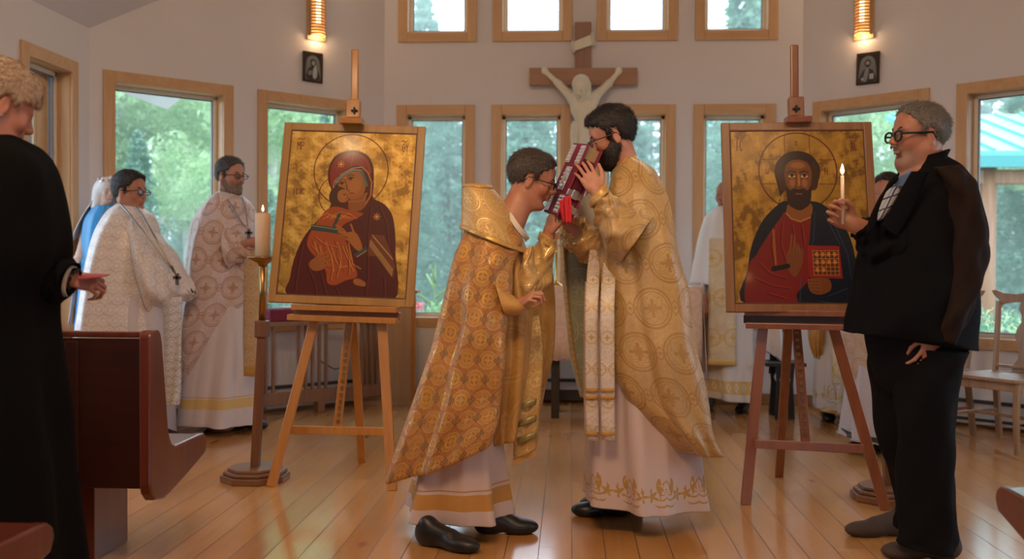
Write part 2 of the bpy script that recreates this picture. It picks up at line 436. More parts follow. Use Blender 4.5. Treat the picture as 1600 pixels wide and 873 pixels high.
def conifer(seed, h):
    r = np.random.default_rng(seed); t = thing('spruce_tree', 'x', 'tree')
    tr = MB(); tr.tube([(0, 0, 0), (0, 0, h * .95)], [h * .018, .02], 7); tr.build('trunk', DBARK, t, smooth=True)
    cs = []; rs = []; z = h * .08
    while z < h * .98:
        R = (1 - z / h) ** .8 * h * .2 + .12; nb = max(4, int(R * 5))
        for i in range(nb):
            a = 2 * PI * (i + r.random()) / nb; q = R * (.45 + .3 * r.random())
            cs.append((math.cos(a) * q, math.sin(a) * q, z - q * .25)); rs.append((R * .42, R * .42, R * .16 + .1))
        z += max(.35, R * .33)
    V, F = leaf_cloud(cs, rs, 24000, h * .0095, r, .5)
    mesh_quads('foliage', V, F, SPR, t, smooth=False, world=False); return t
def aspen(seed, h):
    r = np.random.default_rng(seed); t = thing('aspen_tree', 'x', 'tree')
    tr = MB(); b = [(0, 0, 0)]
    for i in range(1, 6): b.append((r.normal() * .1 * i * .4, r.normal() * .1 * i * .4, h * i / 5.3))
    tr.tube(b, [.16, .14, .12, .1, .07, .03], 7)
    for i in range(7):
        a = r.random() * 2 * PI; z = h * (.35 + .08 * i); tr.tube([(0, 0, z), (math.cos(a) * 1.0, math.sin(a) * 1.0, z + .8)], [.05, .015], 5)
    tr.build('trunk', BARK, t, smooth=True)
    cs = [(r.normal() * h * .1, r.normal() * h * .1, h * (.34 + .62 * r.random())) for _ in range(24)]
    V, F = leaf_cloud(cs, [(h * .085, h * .085, h * .06)] * 24, 20000, h * .0068, r, 1)
    mesh_quads('foliage', V, F, ASP, t, smooth=False, world=False); return t
def dup(root, loc, rotz, sc, label, group=None):
    r = root.copy(); C.objects.link(r); r.location = loc; r.rotation_euler = (0, 0, rotz); r.scale = (sc, sc, sc); r['label'] = label
    if group: r['group'] = group
    for ch in list(root.children):
        c = ch.copy(); C.objects.link(c); c.parent = r
        for g in ch.children: g2 = g.copy(); C.objects.link(g2); g2.parent = c
    return r
PC = [conifer(1, 9), conifer(2, 11), conifer(3, 8)]; PA = [aspen(4, 9), aspen(5, 10)]
_used = set(); rt = random.Random(3)
def put(proto, x, y, sc, label, group):
    a_ = math.degrees(math.atan2(x, y)); wn = [w_ for l_, w_ in ((-26, 'seen through the leftmost side window'), (-21, 'seen through the wide window behind the white-robed priests'), (-14, 'seen through the window behind the left icon'),
        (-6, 'seen between the left icon and the elder priest'), (-1, 'seen through the window behind the elder priest'), (5, 'seen through the window behind the young priest'), (12, 'seen through the window left of the dark easel'),
        (21, 'seen through the window behind the man in black'), (90, 'seen through the rightmost window')) if a_ < l_][0]
    label = label.split(' beyond')[0] + ' ' + wn; group = group + ' ' + wn
    rot = rt.random() * 6.28
    if id(proto) not in _used:
        _used.add(id(proto)); proto.location = (x, y, -.6); proto.rotation_euler = (0, 0, rot); proto.scale = (sc,) * 3
        proto['label'] = label; proto['group'] = group
    else: dup(proto, (x, y, -.6), rot, sc, label, group)
for i in range(26):
    a = -.62 + 1.24 * (i + rt.random() * .7) / 26; r0 = 27 + rt.random() * 8
    if a < -.36: continue
    put(PC[i % 3], math.tan(a) * r0, r0, .80 + .15 * rt.random(), 'dark green spruce beyond the apse windows', 'spruces of the forest edge')
for i in range(24):
    a = -.6 + 1.2 * (i + rt.random() * .7) / 24; r0 = 38 + rt.random() * 8
    put(PC[(i + 1) % 3], math.tan(a) * r0, r0, 1.0 + .3 * rt.random(), 'dark green spruce beyond the apse windows', 'spruces of the forest edge')
for i in range(16):
    a = -.66 + .42 * (i + rt.random() * .6) / 16; r0 = 20 + rt.random() * 9
    put(PA[i % 2], math.tan(a) * r0, r0, .85 + .3 * rt.random(), 'yellow green aspen beyond the left windows', 'aspens beyond the left windows')
for i in range(6):
    a = -.46 + .30 * (i + rt.random() * .6) / 6; r0 = 17 + rt.random() * 3
    put(PC[i % 3], math.tan(a) * r0, r0, .36 + .12 * rt.random(), 'short bushy spruce beyond', 'low spruces by the road')
for i in range(5):
    a = .22 + .40 * (i + rt.random() * .6) / 5; r0 = 24 + rt.random() * 3
    put(PA[i % 2], math.tan(a) * r0, r0, .8 + .2 * rt.random(), 'leafy aspen beyond the right windows', 'aspens beyond the right windows')

# thin haze volume added to pale and soften the trees
m = bpy.data.materials.new('paling_haze'); m.use_nodes = True; nt_ = m.node_tree; nt_.nodes.remove(nt_.nodes['Principled BSDF'])
vs = nt_.nodes.new('ShaderNodeVolumeScatter'); vs.inputs['Density'].default_value = .0085; vs.inputs['Color'].default_value = (.86, .98, .92, 1)
nt_.links.new(vs.outputs[0], nt_.nodes['Material Output'].inputs['Volume'])
tag(MB().box((0, 33, 6.6), (90, 38, 14.3)).build('haze', m), 'thin haze added to pale the trees outside', 'haze', kind='stuff')
S.cycles.volume_bounces = 1
# green-roofed pavilion to the right
TEAL = flat_mat('teal_metal_roof', (.10, .42, .38), .35, .1, scale=3); LOG = wood_mat('log_post', (.30, .16, .09), (.2, .1, .05), .6); 
t = thing('pavilion', 'log pavilion with a ribbed teal metal roof outside the right window', 'pavilion', (10.3, 15.6, -.6))
rf = MB(); ea = P(1520, 238, 14.6); 
x0, x1 = ea.x - .3, ea.x + 5.5
rf.prism([(x0, 14.4, ea.z), (x0, 17.6, ea.z + .95), (x0, 17.6, ea.z + .87), (x0, 14.4, ea.z - .08)], (x1 - x0, 0, 0))
for i in range(14):
    xx = x0 + .1 + i * .42; rf.bar((xx, 14.4, ea.z + .02), (xx, 17.6, ea.z + .97), .03, .03, up=(0, 0, 1))
rf.build('roof', TEAL, t)
MB().box(((x0 + x1) / 2, 14.42, ea.z - .14), (x1 - x0, .06, .16)).build('fascia', flat_mat('teal_fascia', (.05, .26, .25), .5), t)
for i, xx in enumerate((x0 + .55, x0 + 2.4, x0 + 4.6)):
    MB().tube([(xx, 14.75, -.6), (xx, 14.75, ea.z - .2)], .13, 12).build('post', LOG, t, smooth=True)
MB().bar((x0 + .2, 14.75, ea.z - .33), (x1 - .2, 14.75, ea.z - .33), .2, .2).build('beam', LOG, t, bevel=.02)

# young spruce and flowers right outside the back window
r = np.random.default_rng(11)
sp = P(680, 470, 10.4); t = thing('spruce_sapling', 'young spruce sapling outside the window left of the elder priest', 'sapling', (sp.x, 10.4, -.6))
st = MB(); st.tube([(sp.x, 10.4, -.6), (sp.x, 10.4, sp.z + .38)], [.02, .008], 6)
for k in range(16):
    a = k * 2.4; z = -.3 + k * .085; L = .36 - k * .012
    st.tube([(sp.x, 10.4, z), (sp.x + math.cos(a) * L, 10.4 + math.sin(a) * L, z + .16)], [.016, .01], 5)
st.build('branch', leafmat('sapling_green', (.35, .5, .25), (.5, .62, .38)), t, smooth=True)
V, F = leaf_cloud([(sp.x, 10.4, -.2 + .2 * i) for i in range(5)], [(.3 - .03 * i, .3 - .03 * i, .16) for i in range(5)], 900, .04, r, 1)
mesh_quads('needles', V, F, ASP, t, smooth=False)
PINK = flat_mat('pink_petals', (.85, .30, .32), .7)
f0 = P(655, 478, 9.3); t = thing('flowering_shrub', 'leafy shrub with pink flowers under the window beside the left icon', 'shrub', (f0.x, 9.3, -.6))
V, F = leaf_cloud([(f0.x + .12 * i - .1, 9.3, -.45 + .2 * j) for i in range(3) for j in range(5)], [(.2, .15, .15)] * 15, 1500, .035, r, 1)
mesh_quads('leaves', V, F, leafmat('shrub_leaves', (.16, .30, .12), (.3, .45, .2)), t, smooth=False)
V, F = leaf_cloud([f0, f0 + Vector((.25, .02, -.05))], [(.04, .04, .03)] * 2, 120, .03, r, 1)
mesh_quads('flower', V, F, PINK, t, smooth=False)
for i, (px, py, yy) in enumerate(((1560, 520, 9.6), (1590, 500, 9.9), (1480, 520, 10.2))):
    q = P(px, py, yy); t = thing('garden_shrub', ('grey green shrub outside the window behind the wooden chair', 'taller shrub outside at the right end of the window', 'shrub outside behind the man with the candle')[i], 'shrub', (q.x, yy, -.6))
    V, F = leaf_cloud([(q.x + .2 * r.normal(), yy + .2 * r.normal(), -.5 + .26 * j) for j in range(5) for _ in range(3)], [(.32, .3, .25)] * 15, 1700, .035, r, 1.4)
    mesh_quads('leaves', V, F, SPR if i != 1 else ASP, t, smooth=False)
# ------------------------------------------------------------------ signed-distance sculpting (bodies, heads, hands, statues)
class SDF:
    def __init__(s, lo, hi, h):
        s.lo = np.array(lo, float); s.h = h
        s.n = np.maximum(4, np.ceil((np.array(hi, float) - s.lo) / h).astype(int) + 1)
        s.a = np.full(s.n, .2, dtype=np.float32)
    def _sub(s, lo, hi):
        i0 = np.clip(np.floor((np.array(lo) - s.lo) / s.h).astype(int), 0, s.n - 1)
        i1 = np.clip(np.ceil((np.array(hi) - s.lo) / s.h).astype(int) + 1, 1, s.n)
        if np.any(i1 <= i0): return None, None
        g = [s.lo[k] + s.h * np.arange(i0[k], i1[k]) for k in range(3)]
        X = np.meshgrid(*g, indexing='ij')
        return tuple(slice(i0[k], i1[k]) for k in range(3)), X
    def _comb(s, sl, d, k, op):
        a = s.a[sl]; d = d.astype(np.float32)
        if op == 'u':
            h = np.maximum(k - np.abs(a - d), 0) / k; s.a[sl] = np.minimum(a, d) - h * h * k * .25
        elif op == 's':
            d = -d; h = np.maximum(k - np.abs(a - d), 0) / k; s.a[sl] = np.maximum(a, d) + h * h * k * .25
    def cap(s, a, b, ra, rb=None, k=.02, op='u'):
        rb = ra if rb is None else rb; a = np.array(a, float); b = np.array(b, float); R = max(ra, rb) + k + 3 * s.h
        sl, X = s._sub(np.minimum(a, b) - R, np.maximum(a, b) + R)
        if sl is None: return s
        ba = b - a; L2 = max(ba @ ba, 1e-9)
        P_ = [X[i] - a[i] for i in range(3)]
        t = np.clip((P_[0] * ba[0] + P_[1] * ba[1] + P_[2] * ba[2]) / L2, 0, 1)
        d = np.sqrt(sum((P_[i] - t * ba[i]) ** 2 for i in range(3))) - (ra + (rb - ra) * t)
        s._comb(sl, d, k, op); return s
    def ell(s, c, r, R=None, k=.02, op='u'):
        """ellipsoid; R = 3x3 rotation whose columns are its axes"""
        c = np.array(c, float); r = np.array(r, float); m = r.max() + k + 3 * s.h
        sl, X = s._sub(c - m, c + m)
        if sl is None: return s
        p = [X[i] - c[i] for i in range(3)]
        if R is not None:
            R = np.array(R); p = [sum(R[j, i] * p[j] for j in range(3)) for i in range(3)]
        k0 = np.sqrt(sum((p[i] / r[i]) ** 2 for i in range(3))); k1 = np.sqrt(sum((p[i] / r[i] ** 2) ** 2 for i in range(3))) + 1e-9
        s._comb(sl, k0 * (k0 - 1) / k1, k, op); return s
    def cutf(s, f):
        """max with a function of X,Y,Z over the whole field"""
        g = [s.lo[k] + s.h * np.arange(s.n[k]) for k in range(3)]
        X = np.meshgrid(*g, indexing='ij'); s.a = np.maximum(s.a, f(*X).astype(np.float32)); return s
    def mesh(s):
        a = s.a; a[0] = a[-1] = .1; a[:, 0] = a[:, -1] = .1; a[:, :, 0] = a[:, :, -1] = .1
        ins = a < 0; mn = None
        c8 = [ins[i:a.shape[0] - 1 + i, j:a.shape[1] - 1 + j, k:a.shape[2] - 1 + k] for i in (0, 1) for j in (0, 1) for k in (0, 1)]
        cnt = sum(c.astype(np.int8) for c in c8); act = (cnt > 0) & (cnt < 8)
        I = np.argwhere(act); idx = np.full(act.shape, -1, dtype=np.int64); idx[act] = np.arange(len(I))
        corner = {(i, j, k): a[I[:, 0] + i, I[:, 1] + j, I[:, 2] + k] for i in (0, 1) for j in (0, 1) for k in (0, 1)}
        acc = np.zeros((len(I), 3)); num = np.zeros(len(I))
        for ax in range(3):
            for u in (0, 1):
                for v in (0, 1):
                    p = [0, 0, 0]; o = [q for q in range(3) if q != ax]; p[o[0]] = u; p[o[1]] = v
                    q = list(p); q[ax] = 1; d0 = corner[tuple(p)]; d1 = corner[tuple(q)]
                    m = (d0 < 0) != (d1 < 0); t = np.where(m, d0 / np.where(m, d0 - d1, 1), 0)
                    e = np.zeros((len(I), 3)); e[:, o[0]] = u; e[:, o[1]] = v; e[:, ax] = t
                    acc += e * m[:, None]; num += m
        V = s.lo + s.h * (I + acc / np.maximum(num, 1)[:, None])
        Q = []
        for ax in range(3):
            o = [(ax + 1) % 3, (ax + 2) % 3]
            sl0 = [slice(1, -1)] * 3; sl1 = [slice(1, -1)] * 3; sl0[ax] = slice(0, -1); sl1[ax] = slice(1, None)
            f0 = ins[tuple(sl0)]; f1 = ins[tuple(sl1)]; J = np.argwhere(f0 != f1)
            off = np.ones(3, int); off[ax] = 0; sg = f0[J[:, 0], J[:, 1], J[:, 2]]; J = J + off
            def at(du, dv):
                K = J.copy(); K[:, o[0]] -= du; K[:, o[1]] -= dv; return idx[K[:, 0], K[:, 1], K[:, 2]]
            q = np.stack([at(1, 1), at(0, 1), at(0, 0), at(1, 0)], 1)
            q[~sg] = q[~sg][:, ::-1]; Q.append(q)
        Q = np.concatenate(Q); Q = Q[(Q >= 0).all(1)]
        return V, Q
    def build(s, name, mat, parent=None):
        V, Q = s.mesh(); return mesh_quads(name, V, Q, mat, parent)

# ------------------------------------------------------------------ heads
class Frame:
    """head frame: +x face, +y its left, +z up"""
    def __init__(s, c, face, up=(0, 0, 1), sc=1.0):
        s.c = Vector(c); f = Vector(face).normalized(); u = Vector(up); l = u.cross(f).normalized(); u = f.cross(l)
        s.R = Matrix((f, l, u)).transposed(); s.s = sc; s.Rn = np.array(s.R)
    def __call__(s, x, y, z): return s.c + s.R @ Vector((x, y, z)) * s.s
    def loc(s, X, Y, Z):
        d = [X - s.c[0], Y - s.c[1], Z - s.c[2]]
        return [sum(s.Rn[j, i] * d[j] for j in range(3)) / s.s for i in range(3)]
def head_sdf(f, H, heavy=0.0, neck=None, neckr=.055, fine=True, lids=True):
    f_ = f; k = H.s
    def e(c, r, kk=.012, op='u'): f_.ell(H(*c), [q * k for q in r], H.Rn, kk * k, op)
    def c_(a, b, ra, rb, kk=.012, op='u'): f_.cap(H(*a), H(*b), ra * k, rb * k, kk * k, op)
    e((-.014, 0, .036), (.097, .076, .082)); e((.035, 0, .04), (.056, .062, .066), .03)
    e((.026, 0, -.035), (.062, .057 + heavy * .01, .085), .03)
    e((.066, 0, -.1), (.024, .028, .019), .025)
    for y in (-1, 1):
        c_((-.006, y * (.052 + heavy * .008), -.055), (.05, y * .022, -.1), .018 + heavy * .008, .014 + heavy * .008, .03)
        e((.06, y * .038, -.022), (.026, .024, .028), .02)
        c_((.078, y * .04, .024), (.089, y * .012, .021), .0095, .0085, .014)
        e((.098, y * .031, .003), (.018, .018, .013), .014, 's')
        if fine:
            e((.0755, y * .0315, .003), (.0135, .0155, .0125), .002)
            e((.099, y * .0135, -.027), (.013, .008, .009), .006)
            # ears
            e((-.004, y * .078, -.006), (.018, .008, .031), .006); e((.0, y * .087, .0), (.009, .006, .017), .006, 's')
            e((-.002, y * .081, -.032), (.009, .006, .009), .005)
    c_((.089, 0, .016), (.109, 0, -.018), .0085, .0115, .012); e((.108, 0, -.021), (.014, .0125, .011), .008)
    e((.087, 0, -.048), (.013, .024, .014), .012)
    e((.0935, 0, -.0505), (.010, .021, .0048), .003); e((.0915, 0, -.0635), (.010, .018, .0058), .004)
    e((.082, 0, -.079), (.02, .02, .006), .01, 's')
    if heavy > .5: e((.02, 0, -.105), (.055, .05, .03), .03)
    if neck is not None:
        a = H(-.018, 0, -.05); f.cap(a, neck, neckr * k, neckr * k * 1.12, .03)
def hairline(pts):
    px = np.array([p[0] for p in pts]); pz = np.array([p[1] for p in pts])
    return lambda x: np.interp(x, px, pz)
SHORT = [(-.13, -.075), (-.07, -.07), (-.045, -.06), (-.024, -.035), (-.018, .03), (.012, .034), (.018, -.005), (.03, -.005), (.036, .036), (.055, .045), (.066, .066), (.076, .088), (.1, .13)]
def hair(parent, H, mat, line=SHORT, th=.010, top=.016, quiff=0.0, h=.0035, seed=1, name='hair', tuft=5000, tl=.022):
    c = H.c; R = .15 * H.s; f = SDF([q - R for q in c], [q + R for q in c], h); k = H.s
    f.ell(H(-.017, 0, .038 + top * .3), [(.097 + th) * k, (.078 + th * .8) * k, (.084 + top) * k], H.Rn, .01)
    f.ell(H(.035, 0, .046), [(.056 + th) * k, (.064 + th * .5) * k, (.068 + top * .6) * k], H.Rn, .03)
    if quiff: f.ell(H(.062, 0, .1), [.035 * k, .05 * k, quiff * k], H.Rn, .02)
    hl = hairline(line); ph = np.random.default_rng(seed).random(6) * 6
    def cut(X, Y, Z):
        x, y, z = H.loc(X, Y, Z)
        wob = .0012 * np.sin(y * 210 + x * 60 + ph[0]) + .0010 * np.sin(y * 330 - x * 120 + ph[1]) + .0010 * np.sin(x * 260 + z * 120 + ph[2])
        hz = hl(x + wob * 1.5)
        d = (hz - z) * .6
        f.a += (wob * .9).astype(np.float32)
        return d + wob
    f.cutf(cut)
    V, Q = f.mesh(); return tufts(name, V, Q, H, mat, parent, tuft, tl, seed)
def tufts(name, V, Q, H, mat, parent, n, ln, seed, flow=(-.7, 0, -.7)):
    """adds fine locks lying on the surface of a hair mass"""
    r = np.random.default_rng(seed + 100); q = Q[r.integers(0, len(Q), n)]; a, b, c, d = (V[q[:, i]] for i in range(4))
    N_ = np.cross(c - a, d - b); N_ /= np.linalg.norm(N_, axis=1)[:, None] + 1e-9
    p = (a + b + c + d) / 4; cen = np.array(H.c); N_ *= np.sign(((p - cen) * N_).sum(1))[:, None]
    L = (p - cen) @ H.Rn; fl = np.zeros((n, 3)); fl[:, 0] = flow[0] * (1 + .0 * L[:, 0]); fl[:, 1] = L[:, 1] * 5; fl[:, 2] = flow[2] * np.clip(1.1 - L[:, 2] * 9, .1, 1.4)
    fl = fl + r.normal(size=(n, 3)) * .28; fl = fl @ H.Rn.T; fl -= N_ * (fl * N_).sum(1)[:, None]; fl /= np.linalg.norm(fl, axis=1)[:, None] + 1e-9
    sd = np.cross(N_, fl); l = ln * (.6 + .8 * r.random(n))[:, None]; w = .0011 * (.6 + .8 * r.random(n))[:, None] * H.s
    W_ = []; F = []
    for t, h_, ww in ((0, .0002, 1), (.5, .0030, .8), (1.0, .0034, .15)):
        cpt = p + fl * l * t + N_ * (h_ * (.5 + r.random(n))[:, None]); W_ += [cpt - sd * w * ww, cpt + sd * w * ww]
    b0 = len(V); i = np.arange(n)
    F = [np.stack([b0 + k * n + i, b0 + (k + 1) * n + i, b0 + (k + 3) * n + i, b0 + (k + 2) * n + i], 1) for k in (0, 2)]
    return mesh_quads(name, np.concatenate([V] + W_), np.concatenate([Q] + F), mat, parent)
def beard(parent, H, mat, th=.010, chin=.0, cheek=-.03, h=.0035, full=True):
    c = H(.03, 0, -.06); R = .13 * H.s; f = SDF([q - R for q in c], [q + R for q in c], h); k = H.s
    f.ell(H(.026, 0, -.045), [(.064 + th) * k, (.060 + th) * k, (.085 + th) * k], H.Rn, .01)
    f.ell(H(.066, 0, -.098 - chin), [(.024 + th * 1.2) * k, (.03 + th) * k, (.022 + th + chin) * k], H.Rn, .025)
    for y in (-1, 1): f.cap(H(-.004, y * .054, -.045), H(.05, y * .026, -.1), (.017 + th) * k, (.016 + th) * k, .02)
    f.ell(H(.096, 0, -.041), [.012 * k, .027 * k, .0055 * k], H.Rn, .006)
    f.ell(H(.104, 0, -.057), [.02 * k, .019 * k, .009 * k], H.Rn, .004, 's')
    def cut(X, Y, Z):
        x, y, z = H.loc(X, Y, Z); w = .0015 * np.sin(x * 500 + y * 260) + .0012 * np.sin(z * 600 + y * 330)
        lim = np.interp(x, [-.02, .02, .05, .08, .09, .12], [.0, -.012, cheek - .008, cheek - .014, -.035, -.035])
        back = -.012 - x + (z + .05) * .0
        return np.maximum(np.maximum(z - lim, back), 0 * z - .05) + w
    f.cutf(cut); f.a = f.a.astype(np.float32)
    V, Q = f.mesh(); return tufts('beard', V, Q, H, mat, parent, 2600, .014, 5, (.2, 0, -1))
def glasses(parent, H, mat, lens, rx=.024, rz=.016, w=.0022, drop=0.0):
    mb = MB()
    for y in (-1, 1):
        ring = [H(.107, y * .033 + rx * math.cos(a) * 1.0, .002 - drop + rz * math.copysign(abs(math.sin(a)) ** .7, math.sin(a))) for a in [2 * PI * i / 20 for i in range(21)]]
        mb.tube(ring, w * H.s, 6, cap=False)
        mb.tube([H(.107, y * .057, .008 - drop), H(.1, y * .073, .008 - drop), H(.03, y * .079, .007), H(-.008, y * .082, .01), H(-.02, y * .083, -.012)], w * 1.1 * H.s, 6)
    mb.tube([H(.107, -.009, .004 - drop), H(.112, 0, .007 - drop), H(.107, .009, .004 - drop)], w * H.s, 6)
    o = mb.build('glasses', mat, parent, smooth=True)
    for y in (-1, 1):
        MB().add([H(.107, y * .033 + rx * .95 * math.cos(a), .002 - drop + rz * .95 * math.sin(a)) for a in [2 * PI * i / 20 for i in range(20)]], [tuple(range(20))]).build('lens', lens, o)
    return o
def eyes(parent, H, mats):
    for y in (-1, 1):
        V = MB(); n = 10
        prof = [(0.0001, .0142), (.004, .0135), (.0075, .0112), (.0105, .008), (.0115, .004)]
        pts = []
        for r_, x_ in prof:
            for q in range(14):
                a = 2 * PI * q / 14; pts.append(H(.0762 + x_, y * .0315 + r_ * math.cos(a), .0025 + r_ * .62 * math.sin(a)))
        F = [(i * 14 + q, i * 14 + (q + 1) % 14, (i + 1) * 14 + (q + 1) % 14, (i + 1) * 14 + q) for i in range(4) for q in range(14)]
        V.add(pts, F); o = V.build('eye', mats[0], parent, smooth=True)
        for r_, x_, mt, nm in ((.0056, .0146, mats[1], 'iris'), (.0024, .0150, mats[2], 'pupil')):
            MB().add([H(.0762 + x_, y * .0315 + r_ * math.cos(a), .0025 + r_ * math.sin(a) * .9) for a in [2 * PI * q / 12 for q in range(12)]], [tuple(range(12))]).build(nm, mt, o)
def brows(parent, H, mat):
    for y in (-1, 1):
        MB().tube([H(.0955, y * .012, .024), H(.0935, y * .028, .031), H(.082, y * .044, .027)], [.0035, .0042, .002], 6).build('eyebrow', mat, parent, smooth=True)

def hand(f, wrist, pdir, pnorm, side, curl=(.6, .7, .8, .9), thumb=.5, sc=1.0, spread=.12, r0=.0085):
    """wrist position, palm direction, palm normal (the way the palm faces), side=+1 thumb on pdir x pnorm side"""
    w = Vector(wrist); d = Vector(pdir).normalized(); n = Vector(pnorm); n = (n - d * n.dot(d)).normalized(); t = d.cross(n) * side
    def pt(a, b, c): return w + (d * a + t * b + n * c) * sc
    Rm = np.array(Matrix((d, t, n)).transposed())
    f.ell(pt(.05, .002, 0), [.05 * sc, .041 * sc, .0145 * sc], Rm, .012)
    f.cap(pt(-.03, 0, 0), pt(.02, 0, 0), .026 * sc, .027 * sc, .015)
    L = (.088, .098, .09, .07); offs = (.031, .0105, -.0105, -.031)
    for i in range(4):
        b = offs[i]; base = (.086 - (.006 if i in (0,) else 0) - (.012 if i == 3 else 0), b)
        p = pt(base[0], b, .0); ang = curl[i] * .55; spr = b / .031 * spread; q = p
        f.cap(pt(.045, b * .8, .0), p, .012 * sc, (r0 + .0012) * sc, .006)
        for j, seg in enumerate((.46, .31, .23)):
            dr = (d * math.cos(ang) + n * math.sin(ang)) + t * spr * (1 - .3 * j)
            q2 = q + dr.normalized() * L[i] * seg * sc; rr = (r0 - .0009 * j - (.001 if i == 3 else 0)) * sc
            f.cap(q, q2, rr, rr * .93, .0035); q = q2; ang += curl[i] * (1.0 if j == 0 else .8)
    a = pt(.018, .026, .004); b = pt(.05, .052, .012 + .02 * thumb)
    f.cap(a, b, .0155 * sc, .0115 * sc, .01)
    e_ = (d * .9 + t * (.35 - .5 * thumb) + n * (.25 + .55 * thumb)).normalized()
    c2 = b + e_ * .034 * sc; f.cap(b, c2, .0108 * sc, .0098 * sc, .004)
    e2 = (d * .95 + t * (.1 - .8 * thumb) + n * (.2 + .4 * thumb)).normalized()
    f.cap(c2, c2 + e2 * .028 * sc, .0096 * sc, .0082 * sc, .004)

# ------------------------------------------------------------------ garments: lofted cloth
def catmull(K, n):
    K = np.asarray(K, float); m = len(K); out = []
    T = np.linspace(0, m - 1, n)
    for t in T:
        i = min(int(t), m - 2); u = t - i
        p0 = K[max(i - 1, 0)]; p1 = K[i]; p2 = K[i + 1]; p3 = K[min(i + 2, m - 1)]
        m1 = (p2 - p0) / 2; m2 = (p3 - p1) / 2
        if i == 0: m1 = p2 - p1
        if i == m - 2: m2 = p2 - p1
        out.append((2 * u**3 - 3 * u**2 + 1) * p1 + (u**3 - 2 * u**2 + u) * m1 + (-2 * u**3 + 3 * u**2) * p2 + (u**3 - u**2) * m2)
    return np.array(out)
def cloth(name, levels, Y, mat, parent, ry=None, arc=(0, 360), rows=70, n=150, pleats=((9, .02, 0),), wrinkle=.0, seed=0,
          pw=(0, 1), sag=0.0, thick=.004, dy=0.0, sq=1.0, hem=None, cap=False, world=True, useed=0.0):
    """levels: (xl,yl,xr,yr,depth_radius[,dy]) in photograph pixels at distance Y (metres from the camera plane);
       each level is a closed cross-section ring that really goes round the body"""
    K = []
    for l in levels:
        d = dy + (l[5] if len(l) > 5 else 0)
        a = P(l[0], l[1], Y + d); b = P(l[2], l[3], Y + d); K.append([*a, *b, l[4]])
    K = catmull(K, rows); r = np.random.default_rng(seed)
    a0, a1 = [math.radians(q) for q in arc]; closed = abs(arc[1] - arc[0]) >= 359.9
    th = np.linspace(a0, a1, n, endpoint=not closed) - PI / 2 * 0
    V = np.zeros((rows, n, 3)); UV = np.zeros((rows, n, 2)); vlen = 0; prev = None
    ph = r.random(12) * 6.28; kz = r.random(12)
    for i in range(rows):
        t = i / (rows - 1); A_ = K[i, :3]; B_ = K[i, 3:6]; rr = max(K[i, 6], .004); c = (A_ + B_) / 2; hx = (B_ - A_) / 2; hl = np.linalg.norm(hx) + 1e-6
        cs = np.cos(th); sn = np.sin(th)
        cx = np.sign(cs) * np.abs(cs) ** sq; sx = np.sign(sn) * np.abs(sn) ** sq
        nrm = np.stack([cs * rr, sn * hl], 1); nrm /= np.linalg.norm(nrm, axis=1)[:, None]
        w = pw[0] + (pw[1] - pw[0]) * min(1, t ** 1.2)
        disp = np.zeros(n)
        for j, (kk, amp, phase) in enumerate(pleats):
            wav = np.sin(kk * th + phase + ph[j] + 1.3 * t * (kz[j] - .5) * 2)
            wav = np.sign(wav) * np.abs(wav) ** .8
            disp += amp * w * wav
        if wrinkle:
            for j in range(4):
                disp += wrinkle * .5 * np.sin((2 + j) * th + ph[5 + j] + t * (9 + 6 * j) * (1 if j % 2 else -1)) / (1 + .4 * j)
        ux = hx / hl
        pt = c[None] + hx[None] * cx[:, None] + np.stack([np.zeros(n), sx * rr, np.zeros(n)], 1)
        pt = pt + ux[None] * (nrm[:, 0] * disp)[:, None]; pt[:, 1] += nrm[:, 1] * disp
        pt[:, 2] -= sag * np.abs(sn) * t ** 3
        V[i] = pt
        m0 = (A_ + B_) / 2
        if prev is not None: vlen += np.linalg.norm(m0 - prev)
        prev = m0
        seg = np.linalg.norm(np.diff(pt, axis=0), axis=1); u = np.concatenate([[0], np.cumsum(seg)]); mid = np.interp(1.5 * PI if a1 > 1.5 * PI else (a0 + a1) / 2, th, u)
        UV[i, :, 0] = u - mid + useed; UV[i, :, 1] = vlen
    F = []
    for i in range(rows - 1):
        for k in range(n if closed else n - 1):
            k2 = (k + 1) % n; F.append((i * n + k, (i + 1) * n + k, (i + 1) * n + k2, i * n + k2))
    if cap and closed: F.append(tuple(range(n))); F.append(tuple((rows - 1) * n + k for k in range(n))[::-1])
    o = mesh_obj(name, V.reshape(-1, 3), F, mat, parent, uv=UV.reshape(-1, 2), world=world)
    if thick:
        so = o.modifiers.new('thickness', 'SOLIDIFY'); so.thickness = thick; so.offset = -1
    return o
def strip(name, pts, mat, parent, Y, thick=.004, bulge=.0, rows=50, cols=8, ripple=0.0):
    """hanging band: pts (xl,yl,xr,yr,dy) left and right edges in photograph pixels"""
    K = [[*P(l[0], l[1], Y + (l[4] if len(l) > 4 else 0)), *P(l[2], l[3], Y + (l[5] if len(l) > 5 else (l[4] if len(l) > 4 else 0)))] for l in pts]
    K = catmull(K, rows); V = []; UV = []; vl = 0; prev = None
    for i in range(rows):
        a = K[i, :3]; b = K[i, 3:]; m0 = (a + b) / 2; vl += 0 if prev is None else np.linalg.norm(m0 - prev); prev = m0; wd = np.linalg.norm(b - a)
        for j in range(cols + 1):
            u = j / cols; p = a + (b - a) * u; p = p.copy(); p[1] -= bulge * math.sin(PI * u) - ripple * math.sin(u * 9 + i * .12); V.append(p); UV.append(((u - .5) * wd, vl))
    n = cols + 1
    F = [(i * n + j, (i + 1) * n + j, (i + 1) * n + j + 1, i * n + j + 1) for i in range(rows - 1) for j in range(cols)]
    o = mesh_obj(name, V, F, mat, parent, uv=UV)
    if thick:
        so = o.modifiers.new('thickness', 'SOLIDIFY'); so.thickness = thick; so.offset = 0
    return o

